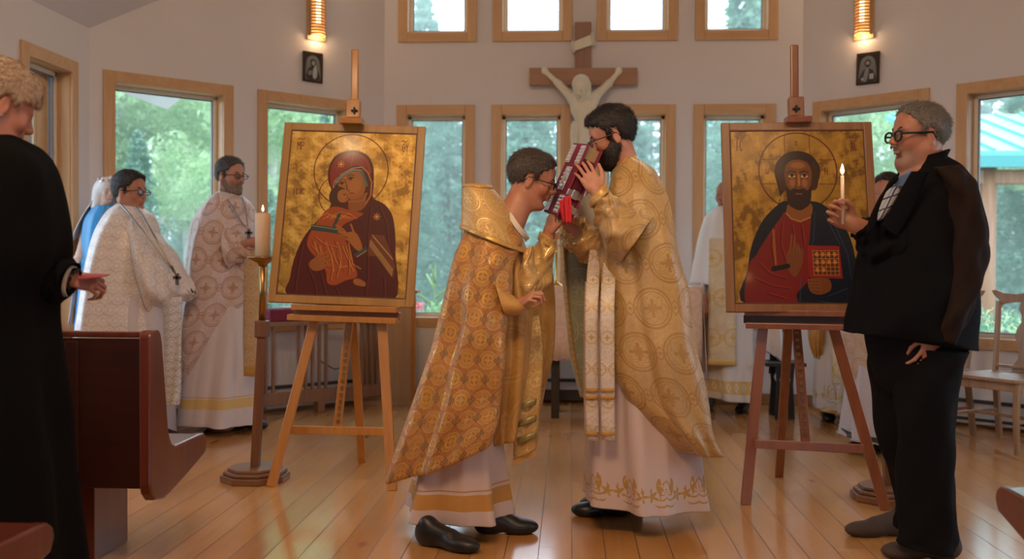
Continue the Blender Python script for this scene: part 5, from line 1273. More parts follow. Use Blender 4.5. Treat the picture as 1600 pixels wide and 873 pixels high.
def paint_teacher():
    p = Paint(420, 532, ((84, 68), (672, 60), (665, 803), (95, 800)), 2); gold_ground(p, (150, 112, 42), (84, 54, 18), (178, 138, 62))
    p.ring((376, 246), 168, 6, (92, 34, 14))
    for x in (322, 430): p.line([(x, 90), (x, 180)], 3.5, (100, 44, 16))
    for y in (197, 303): p.line([(214, y), (286, y)], 3.5, (100, 44, 16)); p.line([(466, y), (540, y)], 3.5, (100, 44, 16))
    NV = (8, 16, 30)
    p.poly([(148, 806), (152, 660), (172, 560), (215, 468), (268, 412), (312, 378), (438, 378), (492, 402), (544, 450), (580, 520), (600, 610), (606, 806)], NV)
    p.poly([(148, 806), (156, 650), (190, 600), (240, 510), (290, 440), (322, 425), (376, 455), (422, 430), (412, 540), (404, 600), (402, 700), (350, 760), (340, 806)], (112, 20, 18))
    p.poly([(158, 626), (176, 545), (222, 455), (285, 392), (318, 378), (306, 430), (250, 505), (200, 580)], NV)
    for pts in ([(270, 480), (250, 560), (262, 650)], [(300, 470), (290, 560), (312, 640)], [(200, 640), (240, 680), (310, 700)], [(180, 700), (250, 730), (320, 740)], [(340, 480), (350, 560)], [(380, 480), (388, 560)], [(230, 760), (300, 780)]):
        p.line(pts, 6, (70, 8, 10), .8); p.line([(a + 6, b - 3) for a, b in pts], 3, (160, 52, 34), .7)
    p.line([(262, 500), (268, 640)], 9, (150, 90, 34), .8)
    for pts in ([(440, 420), (430, 540), (420, 560)], [(480, 430), (540, 560)], [(520, 470), (570, 600), (580, 700)], [(370, 700), (362, 800)], [(480, 770), (560, 740)], [(440, 790), (520, 800)]): p.line(pts, 3, (44, 66, 90), .8)
    p.poly([(284, 400), (320, 330), (440, 330), (462, 290), (471, 250), (460, 205), (425, 170), (375, 158), (325, 170), (288, 205), (275, 255), (288, 320), (296, 370)], (40, 18, 8))
    for k in range(9): p.line([(300 + k * 4, 200 + k * 4), (286 + k * 5, 260), (300 + k * 3, 330)], 2, (80, 40, 18), .7); p.line([(450 - k * 4, 200 + k * 4), (466 - k * 5, 260), (448 - k * 3, 330)], 2, (80, 40, 18), .7)
    p.poly([(322, 405), (345, 380), (410, 380), (432, 402), (420, 444), (376, 464), (326, 440)], (128, 74, 30)); p.line([(318, 428), (340, 452), (376, 464), (420, 446)], 5, (170, 120, 54))
    p.poly([(322, 300), (318, 250), (334, 210), (376, 196), (418, 210), (434, 250), (430, 300), (412, 345), (376, 365), (340, 345)], (112, 62, 26))
    for c, rx, ry in (((376, 222), 30, 14), ((350, 298), 12, 18), ((402, 298), 12, 18), ((376, 290), 6, 30)): p.ell(c, rx, ry, (162, 104, 50), 0, .6, soft=8)
    p.poly([(322, 312), (338, 330), (356, 322), (376, 326), (396, 322), (414, 330), (430, 312), (424, 382), (398, 408), (376, 416), (352, 408), (328, 384)], (38, 18, 10))
    p.line([(358, 338), (376, 334), (394, 338)], 4, (30, 12, 8)); p.line([(364, 346), (388, 346)], 6, (130, 50, 36))
    for x in (348, 402):
        p.line([(x - 20, 256), (x - 4, 246), (x + 18, 252)], 5, (44, 20, 10)); p.ell((x, 268), 16, 7.5, (200, 160, 110)); p.ell((x + 1, 267), 7, 7, (26, 12, 6)); p.line([(x - 18, 268), (x, 259), (x + 17, 267)], 3.2, (34, 14, 8)); p.line([(x - 14, 280), (x + 12, 280)], 2, (70, 34, 16))
    p.line([(370, 262), (368, 300), (362, 312)], 3, (70, 34, 14)); p.line([(362, 314), (376, 320), (390, 314)], 3.4, (64, 28, 12)); p.line([(378, 262), (380, 305)], 3, (184, 126, 66))
    p.poly([(320, 586), (352, 574), (382, 580), (378, 640), (350, 690), (324, 672), (312, 630)], (112, 62, 28))
    for a, b in (((330, 590), (340, 520)), ((344, 585), (352, 526)), ((360, 584), (350, 556)), ((372, 590), (364, 562))): p.line([a, b], 9, (120, 68, 30)); p.line([(a[0] + 5, a[1]), (b[0] + 5, b[1])], 1.6, (50, 22, 8))
    p.line([(258, 660), (318, 648)], 20, (14, 10, 12))
    p.poly([(403, 564), (536, 566), (544, 700), (404, 694)], (132, 26, 22), sm=False); p.poly([(424, 584), (530, 582), (534, 690), (426, 684)], (84, 40, 18), sm=False)
    for k in range(7):
        p.line([(424 + k * 17.5, 584), (426 + k * 17.5, 686)], 2, (180, 118, 50)); p.line([(424, 586 + k * 16.5), (532, 585 + k * 16.8)], 2, (180, 118, 50))
    for k in range(10): p.ell((440 + (k % 4) * 25, 600 + (k // 4) * 32), 8, 9, (190, 120, 52), 0, .8)
    p.poly([(398, 706), (430, 696), (486, 702), (492, 744), (450, 764), (408, 752)], (112, 62, 28))
    for k in range(4): p.line([(402 + k * 3, 704 + k * 13), (450, 706 + k * 13)], 10, (120, 68, 30)); p.line([(402 + k * 3, 711 + k * 13), (446, 713 + k * 13)], 1.6, (50, 22, 8))
    RDI = (96, 22, 14)
    p.text('IC', 116, 112, 46, 9, RDI, 4); p.text('~', 116, 98, 12, 18, RDI); p.text('XC', 610, 108, 46, 11, RDI, 4); p.text('~', 612, 94, 12, 20, RDI)
    p.text('W', 236, 236, 24, 14, RDI); p.text('O', 368, 114, 20, 9, RDI); p.text('N', 492, 234, 28, 11, RDI); return p
def paint_mono(kind):
    p = Paint(60, 96, ((0, 0), (100, 0), (100, 160), (0, 160)), 3); p.a[:] = [*lin((32, 34, 38)), 0]
    p.poly([(10, 155), (10, 60), (24, 22), (50, 10), (76, 22), (90, 60), (90, 155)], (112, 118, 120))
    if kind == 'mother':
        p.poly([(12, 150), (18, 100), (36, 76), (34, 44), (50, 32), (66, 44), (66, 78), (80, 100), (88, 150)], (44, 46, 52)); p.ell((52, 56), 9, 14, (150, 152, 150)); p.ell((64, 76), 7, 8, (160, 160, 158))
        p.poly([(52, 88), (72, 84), (74, 130), (64, 148), (50, 140)], (170, 172, 172)); p.poly([(20, 112), (40, 100), (46, 120), (26, 130)], (120, 122, 124))
    else:
        p.poly([(10, 152), (20, 104), (38, 84), (62, 84), (82, 104), (90, 152)], (44, 48, 56)); p.poly([(38, 88), (56, 88), (46, 150), (26, 150)], (130, 134, 136))
        p.ell((50, 52), 16, 22, (50, 48, 48)); p.ell((50, 54), 9, 14, (150, 150, 148)); p.poly([(42, 60), (58, 60), (56, 74), (44, 74)], (54, 52, 52)); p.poly([(60, 112), (82, 112), (82, 142), (60, 142)], (172, 174, 174), sm=False); p.ell((24, 138), 7, 9, (170, 170, 168))
    return p
def plane_frame(tl, tr, br, bl):
    c = (tl + tr + br + bl) / 4; x = ((tr - tl) + (br - bl)).normalized(); z = ((tl - bl) + (tr - br)); z = (z - x * z.dot(x)).normalized(); y = z.cross(x)
    M_ = Matrix((x, y, z)).transposed().to_4x4(); M_.translation = c
    return M_, ((tr - tl).length + (br - bl).length) / 2, ((tl - bl).length + (tr - br).length) / 2
FRAMEW = wood_mat('gilt_wood_frame', (.42, .21, .045), (.32, .15, .03), .38, axis=2, coat=.2)
FRAMEW2 = wood_mat('brown_wood_frame', (.30, .13, .045), (.21, .085, .03), .4, axis=2, coat=.2)
def icon(label, cat, corners, painter, fw, fmat, thick=.03, pm=None, ins=.004):
    M_, w, h = plane_frame(*corners); t = thing('icon', label, cat); t.matrix_world = M_; t.location = M_.translation; t.rotation_euler = M_.to_euler()
    fr_ = MB()
    for sx in (-1, 1): fr_.box((sx * (w - fw) / 2, 0, 0), (fw, thick, h))
    for sz in (-1, 1): fr_.box((0, 0, sz * (h - fw) / 2), (w - 2 * fw, thick, fw))
    fr_.build('frame', fmat, t, bevel=.003, world=False)
    rb = MB(); k = .005
    for sx in (-1, 1): rb.box((sx * (w / 2 - fw - k / 2), -thick / 2 + .003, 0), (k, .008, h - 2 * fw))
    for sz in (-1, 1): rb.box((0, -thick / 2 + .003, sz * (h / 2 - fw - k / 2)), (w - 2 * fw - 2 * k, .008, k))
    rb.build('inner_fillet', flat_mat('dark_red_line', (.10, .03, .012), .4), t, world=False)
    MB().box((0, .004, 0), (w - 2 * fw + .004, .012, h - 2 * fw + .004)).build('panel_board', fmat, t, world=False)
    p = painter.obj('painting', w - 2 * fw, h - 2 * fw, t, pm or PAINT); p.location = (0, -thick / 2 + ins, 0); return t
EW1 = wood_mat('oak_easel', (.52, .225, .05), (.40, .16, .035), .36, axis=2, coat=.25); EW2 = wood_mat('mahogany_easel', (.28, .09, .034), (.20, .06, .022), .36, axis=2, coat=.25)
def easel(label, mat, shade_mat, Yf, legs, rear, ratchet, cross, trays, mast, block, clamp):
    base = G(*legs[0][1]); t = thing('easel', label, 'easel', (P(sum(l[1][0] for l in legs) / 2, 700, Yf[0]).x, Yf[0], 0))
    for i, (a, b, dy) in enumerate(legs):
        f0 = G(*b); MB().bar(P(a[0], a[1], Yf[1] + dy), f0, .05, .024, up=(0, 1, 0)).build('front_leg', mat, t, bevel=.003)
    f0 = G(*rear[1]); MB().bar(P(rear[0][0], rear[0][1], Yf[1] + .12), f0, .045, .024).build('rear_leg', mat, t, bevel=.003)
    MB().bar(P(*ratchet[0], Yf[1] + .06), P(*ratchet[1], Yf[0] + .10), .042, .03).build('ratchet_bar', mat, t, bevel=.003)
    n = 16; a = P(*ratchet[0], Yf[1] + .035); b = P(*ratchet[1], Yf[0] + .075); tooth = MB()
    for i in range(1, n): tooth.box(a.lerp(b, i / n), (.016, .012, .014))
    o = tooth.build('ratchet_rack', BRASS, t); tag(o, kind='stuff')
    MB().bar(P(*cross[0], Yf[0] + .03), P(*cross[1], Yf[0] + .03 + cross[2]), .042, .02, up=(0, 1, 0)).build('cross_rail', mat, t, bevel=.003)
    for s_ in (0, 1): MB().lathe([(.008, 0), (.008, .006), (.0001, .008)], (0, 0, 0), 10)
    for i, (p0, p1, w, d, dd) in enumerate(trays):
        MB().bar(P(*p0, Yf[1] + dd), P(*p1, Yf[1] + dd + cross[2]), w, d, up=(0, 1, 0)).build(('tray_ledge', 'tray_back', 'tray_lip')[i], (mat, shade_mat, mat)[i], t, bevel=.003)  # tray back is darker: shade of the tray recess put into its colour
    MB().bar(P(*mast[0], Yf[2]), P(mast[1][0], mast[1][1], Yf[1] + .1), .042, .02).build('mast', mat, t, bevel=.008, seg=3)
    MB().bar(P(*block[0], Yf[2] - .08), P(*block[1], Yf[2] - .10), .075, .05).build('mast_block', mat, t, bevel=.006)
    MB().bar(P(*clamp[0], Yf[2] - .17), P(*clamp[1], Yf[2] - .17), .03, .08, up=(0, 1, 0)).build('top_clamp', mat, t, bevel=.003)
    kc = P((block[0][0] + block[1][0]) / 2 + 1, (block[0][1] + block[1][1]) / 2 + 1, Yf[2] - .125)
    kn_ = MB().box(kc, (.036, .016, .010)).box(kc, (.010, .016, .036)).tube([kc, kc + Vector((0, .05, 0))], .008, 8); kn_.build('star_knob', LEATHER, t, bevel=.003)
    return t
BRASS = flat_mat('antique_brass', (.42, .25, .09), .32, 1.0, scale=60)
easel('light oak easel carrying the icon of mother and child', EW1, EW2, (5.34, 5.40, 5.66),
      [((492, 500), (424, 760), 0), ((597, 503), (613, 766), -.06)], ((552, 503), (566, 722)), ((546, 500), (527, 668)), ((450, 671), (602, 674), -.06),
      [((458, 479), (622, 484), .03, .07, -.04), ((460, 488), (625, 494), .04, .03, -.02), ((452, 495), (621, 501), .03, .07, -.05)],
      ((555, 77), (552, 480)), ((553, 157), (552, 186)), ((532, 189), (567, 190)))
easel('dark reddish easel carrying the icon of a bearded man with a book', EW2, flat_mat('recess_shade_wood', (.05, .015, .008), .4), (5.0, 5.10, 5.34),
      [((1192, 508), (1165, 788), 0), ((1302, 510), (1384, 797), -.08)], ((1232, 508), (1217, 745)), ((1244, 508), (1259, 690)), ((1178, 693), (1350, 701), -.12),
      [((1164, 488), (1332, 490), .028, .07, -.04), ((1162, 498), (1330, 501), .04, .03, -.02), ((1166, 508), (1322, 511), .028, .07, -.05)],
      ((1241, 70), (1243, 480)), ((1243, 153), (1244, 184)), ((1227, 188), (1267, 187)))
IY0, IY1 = 5.34, 5.55
icon('gilded icon of a mother in a dark red veil holding her child', 'icon', (P(437, 193, IY1), P(660, 198, IY1), P(652, 482, IY0), P(428, 471, IY0)), paint_mother(), .042, FRAMEW)
icon('gilded icon of a bearded man in red and blue holding a book', 'icon', (P(1128, 194, 5.19), P(1369, 191, 5.19), P(1369, 489, 4.99), P(1133, 487, 4.99)), paint_teacher(), .040, FRAMEW2)

# the ceiling lamp whose reflection glints on the varnish of the left icon
_M, _w, _h = plane_frame(P(437, 193, IY1), P(660, 198, IY1), P(652, 482, IY0), P(428, 471, IY0))
_n = (_M.to_3x3() @ Vector((0, -1, 0))).normalized(); _c = HIT(549, 230, _M.translation, _n); _v = (_c - CAM).normalized(); _r = _v - _n * 2 * _v.dot(_n)
_k = min(3.0, (3.4 - _c.z) / max(_r.z, .05)) if _r.z > 0 else 3.0
GLINT = _c + _r * _k; lamp('POINT', 'pendant_lamp', GLINT, 20, TUNG, .07)
# small black and white icons and sconces on the angled walls
BLK = flat_mat('black_frame', (.012, .01, .01), .4)
def on_wall(p0, d, nout, px, py, off=.02):
    return HIT(px, py, Vector(p0) - nout * off, nout)
nL_out = -nL; nR_out = -nR
icon('small black and white icon of a mother and child under the left sconce', 'icon', [on_wall(B, dL, nL_out, *c, .012) for c in ((473.5, 79), (504, 84), (503.5, 131), (473, 126))], paint_mono('mother'), .014, BLK, .02, MONO)
icon('small black and white icon of a bearded man under the right sconce', 'icon', [on_wall(D_, dR, nR_out, *c, .012) for c in ((1338.5, 84), (1374, 80), (1374, 129), (1339, 134))], paint_mono('man'), .014, BLK, .02, MONO)
SLAT = wood_mat('sconce_wood', (.62, .40, .20), (.52, .32, .15), .45, axis=0)
GLOW = Mat('sconce_glow', .5, 0, (1, .7, .35)); GLOW.b.inputs['Emission Color'].default_value = (1, .70, .36, 1); GLOW.b.inputs['Emission Strength'].default_value = 5
def sconce(px, py, d, n_in, p0, label):
    c = on_wall(p0, d, -n_in, px, py, .0); t = thing('wall_sconce', label, 'lamp', c, 0, 'slatted wooden wall sconces')
    R = Matrix((d, n_in, Vector((0, 0, 1)))).transposed()
    def Q(a, b, z): return c + R @ Vector((a, b, z))
    MB().box(Q(0, .008, .24), (.17, .016, .54), R).build('back_plate', SLAT, t, bevel=.003)
    for k in range(20):
        z = .012 + k * .0245; mb = MB(); V = []
        for j in range(15):
            a = PI * j / 14; V.append((math.cos(a), math.sin(a)))
        for rr in (.07, .058):
            for zz in (z, z + .0125): mb.V += [Q(x * rr, .014 + y * rr, zz) for x, y in V]
        for j in range(14):
            o_, i_ = 0, 30; mb.F += [(j, j + 1, 15 + j + 1, 15 + j), (30 + j, 45 + j, 45 + j + 1, 30 + j + 1), (15 + j, 15 + j + 1, 45 + j + 1, 45 + j), (j, 30 + j, 30 + j + 1, j + 1)]
        mb.build('slat', SLAT, t)
    for a in (-.066, .066): MB().box(Q(a, .03, .25), (.006, .03, .5), R).build('side_rail', SLAT, t)
    MB().tube([Q(0, .045, .10), Q(0, .045, .40)], .018, 10).build('bulb', GLOW.m, t, smooth=True)
    l = lamp('POINT', 'sconce_light', Q(0, .06, -.01), 1.3, (1, .6, .3), .03); lamp('POINT', 'sconce_light', Q(0, .06, .56), 3, (1, .68, .4), .04)
sconce(493, 58, dL, nL, B, 'slatted wooden sconce glowing on the left angled wall')
sconce(1351, 56, dR, nR, D_, 'slatted wooden sconce glowing on the right angled wall')

# ------------------------------------------------------------------ crucifix
CW = wood_mat('crucifix_wood', (.36, .19, .115), (.29, .15, .09), .5, axis=0); CWV = wood_mat('crucifix_post_wood', (.30, .16, .11), (.25, .13, .09), .5, axis=2)
PLAS = flat_mat('ivory_plaster', (.70, .68, .58), .55)
t = thing('crucifix', 'wooden crucifix with ivory corpus hanging between the two middle windows', 'crucifix', P(910, 130, 8.66))
cw = 8.66
MB().bar(P(911, 35, cw), P(911, 400, cw), .135, .045).build('post', CWV, t, bevel=.004)
MB().bar(P(827, 120, cw - .03), P(996, 120, cw - .03), .145, .03, up=(0, 1, 0)).build('cross_beam', CW, t, bevel=.004)
f = SDF(P(835, 330, 8.35), P(985, 95, 8.72), .005); q = lambda px, py, d=0: P(px, py, 8.52 + d)
for a, b, ra, rb in ((q(852, 112, .09), q(873, 131, .05), .020, .026), (q(873, 131, .05), q(893, 152), .028, .04), (q(966, 113, .09), q(951, 131, .05), .020, .026), (q(951, 131, .05), q(930, 150), .028, .04),
                     (q(898, 158), q(926, 157), .05, .05), (q(903, 170), q(921, 170), .062, .06), (q(910, 172), q(912, 196), .08, .065), (q(906, 212), q(904, 250), .05, .045), (q(916, 212), q(912, 250), .05, .045),
                     (q(904, 250, -.02), q(907, 300, .04), .042, .028), (q(912, 250, -.02), q(909, 300, .04), .042, .028), (q(907, 300, .04), q(908, 318, -.02), .03, .02), (q(911, 158), q(909, 146, -.04), .035, .033)):
    f.cap(a, b, ra, rb, .03)
Hc = Frame(q(908, 137, -.08), (-.25, -.75, -.55), sc=.78); head_sdf(f, Hc, fine=True)
f.ell(Hc(-.02, 0, .03), [.09, .075, .08], Hc.Rn, .01); f.cap(Hc(-.03, .06, .0), Hc(.0, .07, -.12), .03, .02, .02); f.cap(Hc(-.03, -.06, .0), Hc(.0, -.07, -.12), .03, .02, .02)
for px, s_ in ((851, -1), (967, 1)): f.ell(q(px, 110, .08), (.03, .016, .035), None, .015)
f.build('corpus', PLAS, t)
cloth('loincloth', [(894, 190, 926, 190, .085), (893, 204, 927, 204, .095), (894, 222, 924, 222, .09), (893, 234, 920, 230, .07)], 8.52, PLAS, t, pleats=((9, .006, 0),), rows=24, n=80)
strip('loincloth_tail', [(892, 194, 900, 192), (891, 215, 901, 214), (893, 240, 902, 238)], PLAS, t, 8.42, thick=.006, ripple=.006)
sc_ = MB(); sc_.prism([P(894, 66, cw - .05), P(925, 53, cw - .05), P(926, 70, cw - .05), P(896, 80, cw - .05)], (0, .02, 0)); so = sc_.build('title_scroll', PLAS, t, bevel=.004)
sc2 = MB(); sc2.tube([P(895, 64, cw - .05), P(897, 82, cw - .05)], .012, 8).tube([P(925, 51, cw - .05), P(927, 71, cw - .05)], .012, 8); sc2.build('scroll_roll', PLAS, t, smooth=True)

# ------------------------------------------------------------------ statue of a lady in blue
Ys = 6.72
t = thing('statue', 'painted statue of a crowned lady in white veil and blue mantle in the corner', 'statue', P(148, 520, Ys))
SB = flat_mat('statue_blue', (.04, .32, .72), .35); SW = flat_mat('statue_white', (.80, .80, .84), .45); SF = flat_mat('statue_skin', (.72, .50, .42), .5)
Hs = Frame(P(166, 298, Ys), (.75, -.62, -.15), sc=.62)
f = SDF(P(108, 520, Ys) - Vector((0, .22, 0)), P(195, 262, Ys) + Vector((0, .22, 0)), .005)
head_sdf(f, Hs, neck=np.array(P(163, 326, Ys))); f.cap(P(152, 500, Ys), P(158, 350, Ys), .07, .07, .03)
f.cap(P(140, 345, Ys), P(125, 400, Ys - .06), .035, .03, .02); hand(f, P(122, 400, Ys - .06), (-.1, -.3, -.9), (0, -1, 0), 1, sc=.55)
f.build('figure', SF, t)
cloth('blue_gown', [(146, 322, 178, 320, .05), (132, 345, 182, 345, .085), (128, 380, 180, 385, .10), (128, 420, 172, 425, .10), (124, 470, 166, 475, .11), (120, 512, 164, 515, .12)], Ys, SB, t, pleats=((6, .008, 0), (11, .004, 1)), pw=(.2, 1), rows=50, n=100)
cloth('white_veil', [(156, 276, 172, 274, .05), (150, 292, 182, 290, .065), (146, 312, 184, 312, .075), (132, 335, 188, 332, .10), (118, 365, 190, 360, .13), (112, 398, 188, 392, .135), (118, 420, 180, 420, .12), (116, 470, 170, 470, .12), (112, 505, 165, 508, .12)], Ys, SW, t, arc=(10, 212), pleats=((6, .007, 0), (9, .004, 0)), rows=60, n=110, thick=.006)
f = SDF(P(140, 330, Ys) - Vector((0, .15, 0)), P(192, 264, Ys) + Vector((0, .15, 0)), .004)
f.ell(Hs(-.02, 0, .04), [.072, .064, .066], Hs.Rn, .01); f.cap(Hs(-.04, .05, 0), Hs(-.05, .07, -.18), .035, .04, .03); f.cap(Hs(-.04, -.05, 0), Hs(-.05, -.07, -.18), .035, .04, .03); f.ell(Hs(-.06, 0, -.05), [.05, .07, .09], Hs.Rn, .03)
f.build('veil_hood', SW, t)
cr = MB(); ce = Hs(-.02, 0, .115)
for k in range(12):
    a = 2 * PI * k / 12; cr.tube([ce + Vector((math.cos(a) * .048, math.sin(a) * .048, -.012)), ce + Vector((math.cos(a) * .052, math.sin(a) * .052, .018 if k % 2 else .006))], [.008, .004], 6)
cr.tube([ce + Vector((math.cos(a) * .048, math.sin(a) * .048, -.012)) for a in [2 * PI * k / 20 for k in range(21)]], .008, 6, cap=False); cr.build('crown', SILV, t, smooth=True)
zb = P(145, 518, Ys); MB().lathe([(.0001, -.10), (.08, -.08), (.115, -.03), (.115, .02), (.0001, .06)], (zb.x, Ys, zb.z), 24).build('globe', flat_mat('turquoise_globe', (.08, .45, .55), .35), t, smooth=True)
t = thing('pedestal', 'wooden pedestal under the crowned statue, hidden behind the pew', 'pedestal', (zb.x, Ys, 0))
hz = zb.z - .10; MB().box((zb.x, Ys, hz / 2), (.22, .22, hz - .04)).build('column', EW1, t, bevel=.006); MB().box((zb.x, Ys, hz - .02), (.30, .30, .04)).build('top', EW1, t, bevel=.006); MB().box((zb.x, Ys, .03), (.30, .30, .06)).build('base', EW1, t, bevel=.006)

# ------------------------------------------------------------------ altar
AW = flat_mat('altar_dark_wood', (.03, .018, .012), .5)
a0 = P(740, 447, 7.75); a1 = P(1094, 448, 7.75); hz = a0.z
t = thing('altar_table', 'dark wooden altar table under the lace cloth', 'table', ((a0.x + a1.x) / 2, 8.0, 0))
MB().box(((a0.x + a1.x) / 2, 8.0, hz - .03), (a1.x - a0.x - .04, .60, .04)).build('tabletop', AW, t, bevel=.004)
for x in (a0.x + .08, a0.x + .62, a1.x - .08):
    for y in (7.78, 8.22): MB().box((x, y, (hz - .05) / 2), (.06, .06, hz - .05)).build('leg', AW, t, bevel=.004)
MB().box(((a0.x + a1.x) / 2, 8.22, .12), (a1.x - a0.x - .2, .03, .08)).build('stretcher', AW, t)
m = Mat('cream_altar_lace', .7, 0, (.66, .50, .40)); u, v, _ = m.coords('UV'); md = medallion(m, u, v, .14, kind='rose'); m.set('Base Color', m.mix(md, (.66, .49, .40), (.74, .60, .50))); m.bump(md, .5, .002); LACE = m.m
mb = MB(); nx = 60; V = []; UV = []; F = []
xs = np.linspace(a0.x - .01, a1.x + .01, nx)
for j, (yy, zz, vv) in enumerate([(8.31, hz - .50, -.9), (8.31, hz, -.5), (7.69, hz, 0), (7.69, hz - .02, .02), (7.685, hz - .2, .2), (7.68, hz - .4, .4), (7.68, hz - .53, .53)]):
    for i, xx in enumerate(xs):
        sc = .022 * abs(math.sin(i * PI / 4)) if j in (0, 6) else 0; V.append((xx, yy - (.014 * math.sin(i * .7) * max(0, j - 3) / 3), zz - sc)); UV.append((xx, vv))
for j in range(6):
    for i in range(nx - 1): F.append((j * nx + i, j * nx + i + 1, (j + 1) * nx + i + 1, (j + 1) * nx + i))
o = mesh_obj('altar_cloth', V, F, LACE, uv=UV); so = o.modifiers.new('t', 'SOLIDIFY'); so.thickness = .004
tag(o, 'cream lace cloth draped over the altar table behind the priests', 'cloth')
V = []; UV = []; F = []; ny = 20
for xx in (a1.x + .012,):
    for j in range(6):
        for i in range(ny):
            V.append((xx + .012 * math.sin(i * .8) * j / 5 + .006 * j, 7.70 + .6 * i / (ny - 1), hz - .125 * j - (.02 * abs(math.sin(i * PI / 3)) if j == 5 else 0))); UV.append((i * .03, j * .12))
    for j in range(5):
        for i in range(ny - 1): F.append((j * ny + i, j * ny + i + 1, (j + 1) * ny + i + 1, (j + 1) * ny + i))
oo = mesh_obj('side_drop', V, F, LACE, o, uv=UV); so = oo.modifiers.new('t', 'SOLIDIFY'); so.thickness = .004
c = P(869, 447, 7.95); t = thing('altar_candlestick', 'small brass and wood stand on the altar between the two golden priests', 'candlestick', (c.x, 7.95, hz))
MB().lathe([(.055, 0), (.05, .012), (.015, .03), (.010, .06), (.010, .26), (.018, .28)], (c.x, 7.95, hz), 20).build('stem', GOLDM, t, smooth=True)
MB().bar((c.x - .09, 7.95, hz + .28), (c.x + .12, 7.95, hz + .34), .012, .012).build('arm', GOLDM, t)
MB().lathe([(.045, 0), (.045, .05), (.02, .06)], (c.x, 7.95, hz + .36), 16).tube([(c.x, 7.95, hz + .28), (c.x, 7.95, hz + .37)], .008, 8).build('cup', EW1, t)

# ------------------------------------------------------------------ gospel book held between the priests
bc = P(895, 284, 4.55); Lx = Vector((.40, .0, .917)).normalized(); a_ = math.radians(20); base_n = Vector((-Lx.z, 0, Lx.x))
Nc = (base_n * math.cos(a_) + Vector((0, -1, 0)) * math.sin(a_)).normalized(); Wd = (Vector((0, -1, 0)) * math.cos(a_) - base_n * math.sin(a_)).normalized()
t = thing('gospel_book', 'large red gospel book with silver mounts and red ribbons held up by both priests', 'book', bc)
RB = Matrix((Wd, Nc, Lx)).transposed()
def BQ(w, n_, l): return bc + Wd * w + Nc * n_ + Lx * l
VEL = flat_mat('dark_red_velvet', (.13, .012, .03), .8, scale=150); VELS = flat_mat('red_velvet_cover', (.22, .015, .05), .75, scale=150); PAGE = flat_mat('gilded_page_edges', (.40, .28, .14), .5)
for s_ in (-1, 1): MB().box(BQ(0, s_ * .033, 0), (.20, .010, .335), RB).build('cover', VELS, t, bevel=.004)
MB().box(BQ(-.006, 0, 0), (.178, .056, .318), RB).build('page_block', PAGE, t)
MB().box(BQ(-.097, 0, 0), (.012, .07, .335), RB).build('spine', VEL, t, bevel=.005)
MB().box(BQ(.084, 0, -.03), (.016, .05, .27), RB).build('edge_wrap', VEL, t, bevel=.003)
mt = []
for sw in (-1, 1):
    for sl in (-1, 1): mt.append((BQ(sw * .066, .040, sl * .115), (.055, .006, .085)))
for c_, d_ in mt:
    b_ = MB().box(c_, d_, RB); 
    for k in range(5):
        for j in range(4): b_.box(c_ + Wd * (-.021 + .014 * j) + Lx * (-.032 + .016 * k) + Nc * .004, (.008, .004, .008), RB)
    b_.build('silver_corner', SILV, t, bevel=.002)
b_ = MB().box(BQ(0, .040, 0), (.066, .008, .11), RB)
for k in range(12): a2 = 2 * PI * k / 12; b_.box(BQ(.03 * math.cos(a2), .046, .04 * math.sin(a2)), (.01, .006, .01), RB)
b_.build('silver_medallion', SILV, t, bevel=.004)
for l_ in (-.055, -.12):
    MB().box(BQ(.097, 0, l_), (.010, .078, .030), RB).box(BQ(.103, 0, l_), (.006, .03, .04), RB).build('silver_clasp', SILV, t, bevel=.003)
RIB = flat_mat('red_satin_ribbon', (.60, .015, .02), .35)
for i, (x0, dx) in enumerate(((886, 0), (878, 4))):
    y0 = 306 + i * 6; strip('ribbon', [(x0 - 4, y0, x0 + 6, y0), (x0 - 5 + dx / 2, y0 + 18, x0 + 7 + dx / 2, y0 + 18), (x0 - 3 + dx, y0 + 42 - i * 8, x0 + 7 + dx, y0 + 42 - i * 8)], RIB, t, 4.42 + .015 * i, ripple=.006, rows=20, cols=5, thick=.002)

# ------------------------------------------------------------------ candles
WAX = flat_mat('cream_wax', (.66, .46, .28), .45); WAX2 = flat_mat('white_wax', (.75, .62, .48), .4)
FL = Mat('flame', .5, 0, (1, .8, .4)); FL.b.inputs['Emission Color'].default_value = (1, .62, .22, 1); FL.b.inputs['Emission Strength'].default_value = 14
c1 = P(1316, 274, Ym - .182); cb = P(1317, 350, Ym - .182)
t = thing('taper_candle', 'thin lit white taper in the hand of the man in black', 'candle', cb)
MB().tube([cb, c1], .0062, 12).build('wax', WAX2, t, smooth=True); MB().tube([c1, c1 + Vector((0, 0, .010))], .0012, 6).build('wick', LEATHER, t)
MB().lathe([(.0008, .004), (.006, .012), (.0072, .020), (.004, .032), (.0006, .044)], c1, 14).build('flame', FL.m, t, smooth=True)
lamp('POINT', 'taper_light', c1 + Vector((0, 0, .03)), .8, (1, .5, .2), .01)
STW = wood_mat('candle_stand_walnut', (.20, .085, .035), (.13, .05, .02), .4, axis=2, coat=.2); BST = wood_mat('stand_base_wood', (.26, .13, .06), (.18, .085, .04), .4, axis=0, coat=.2)
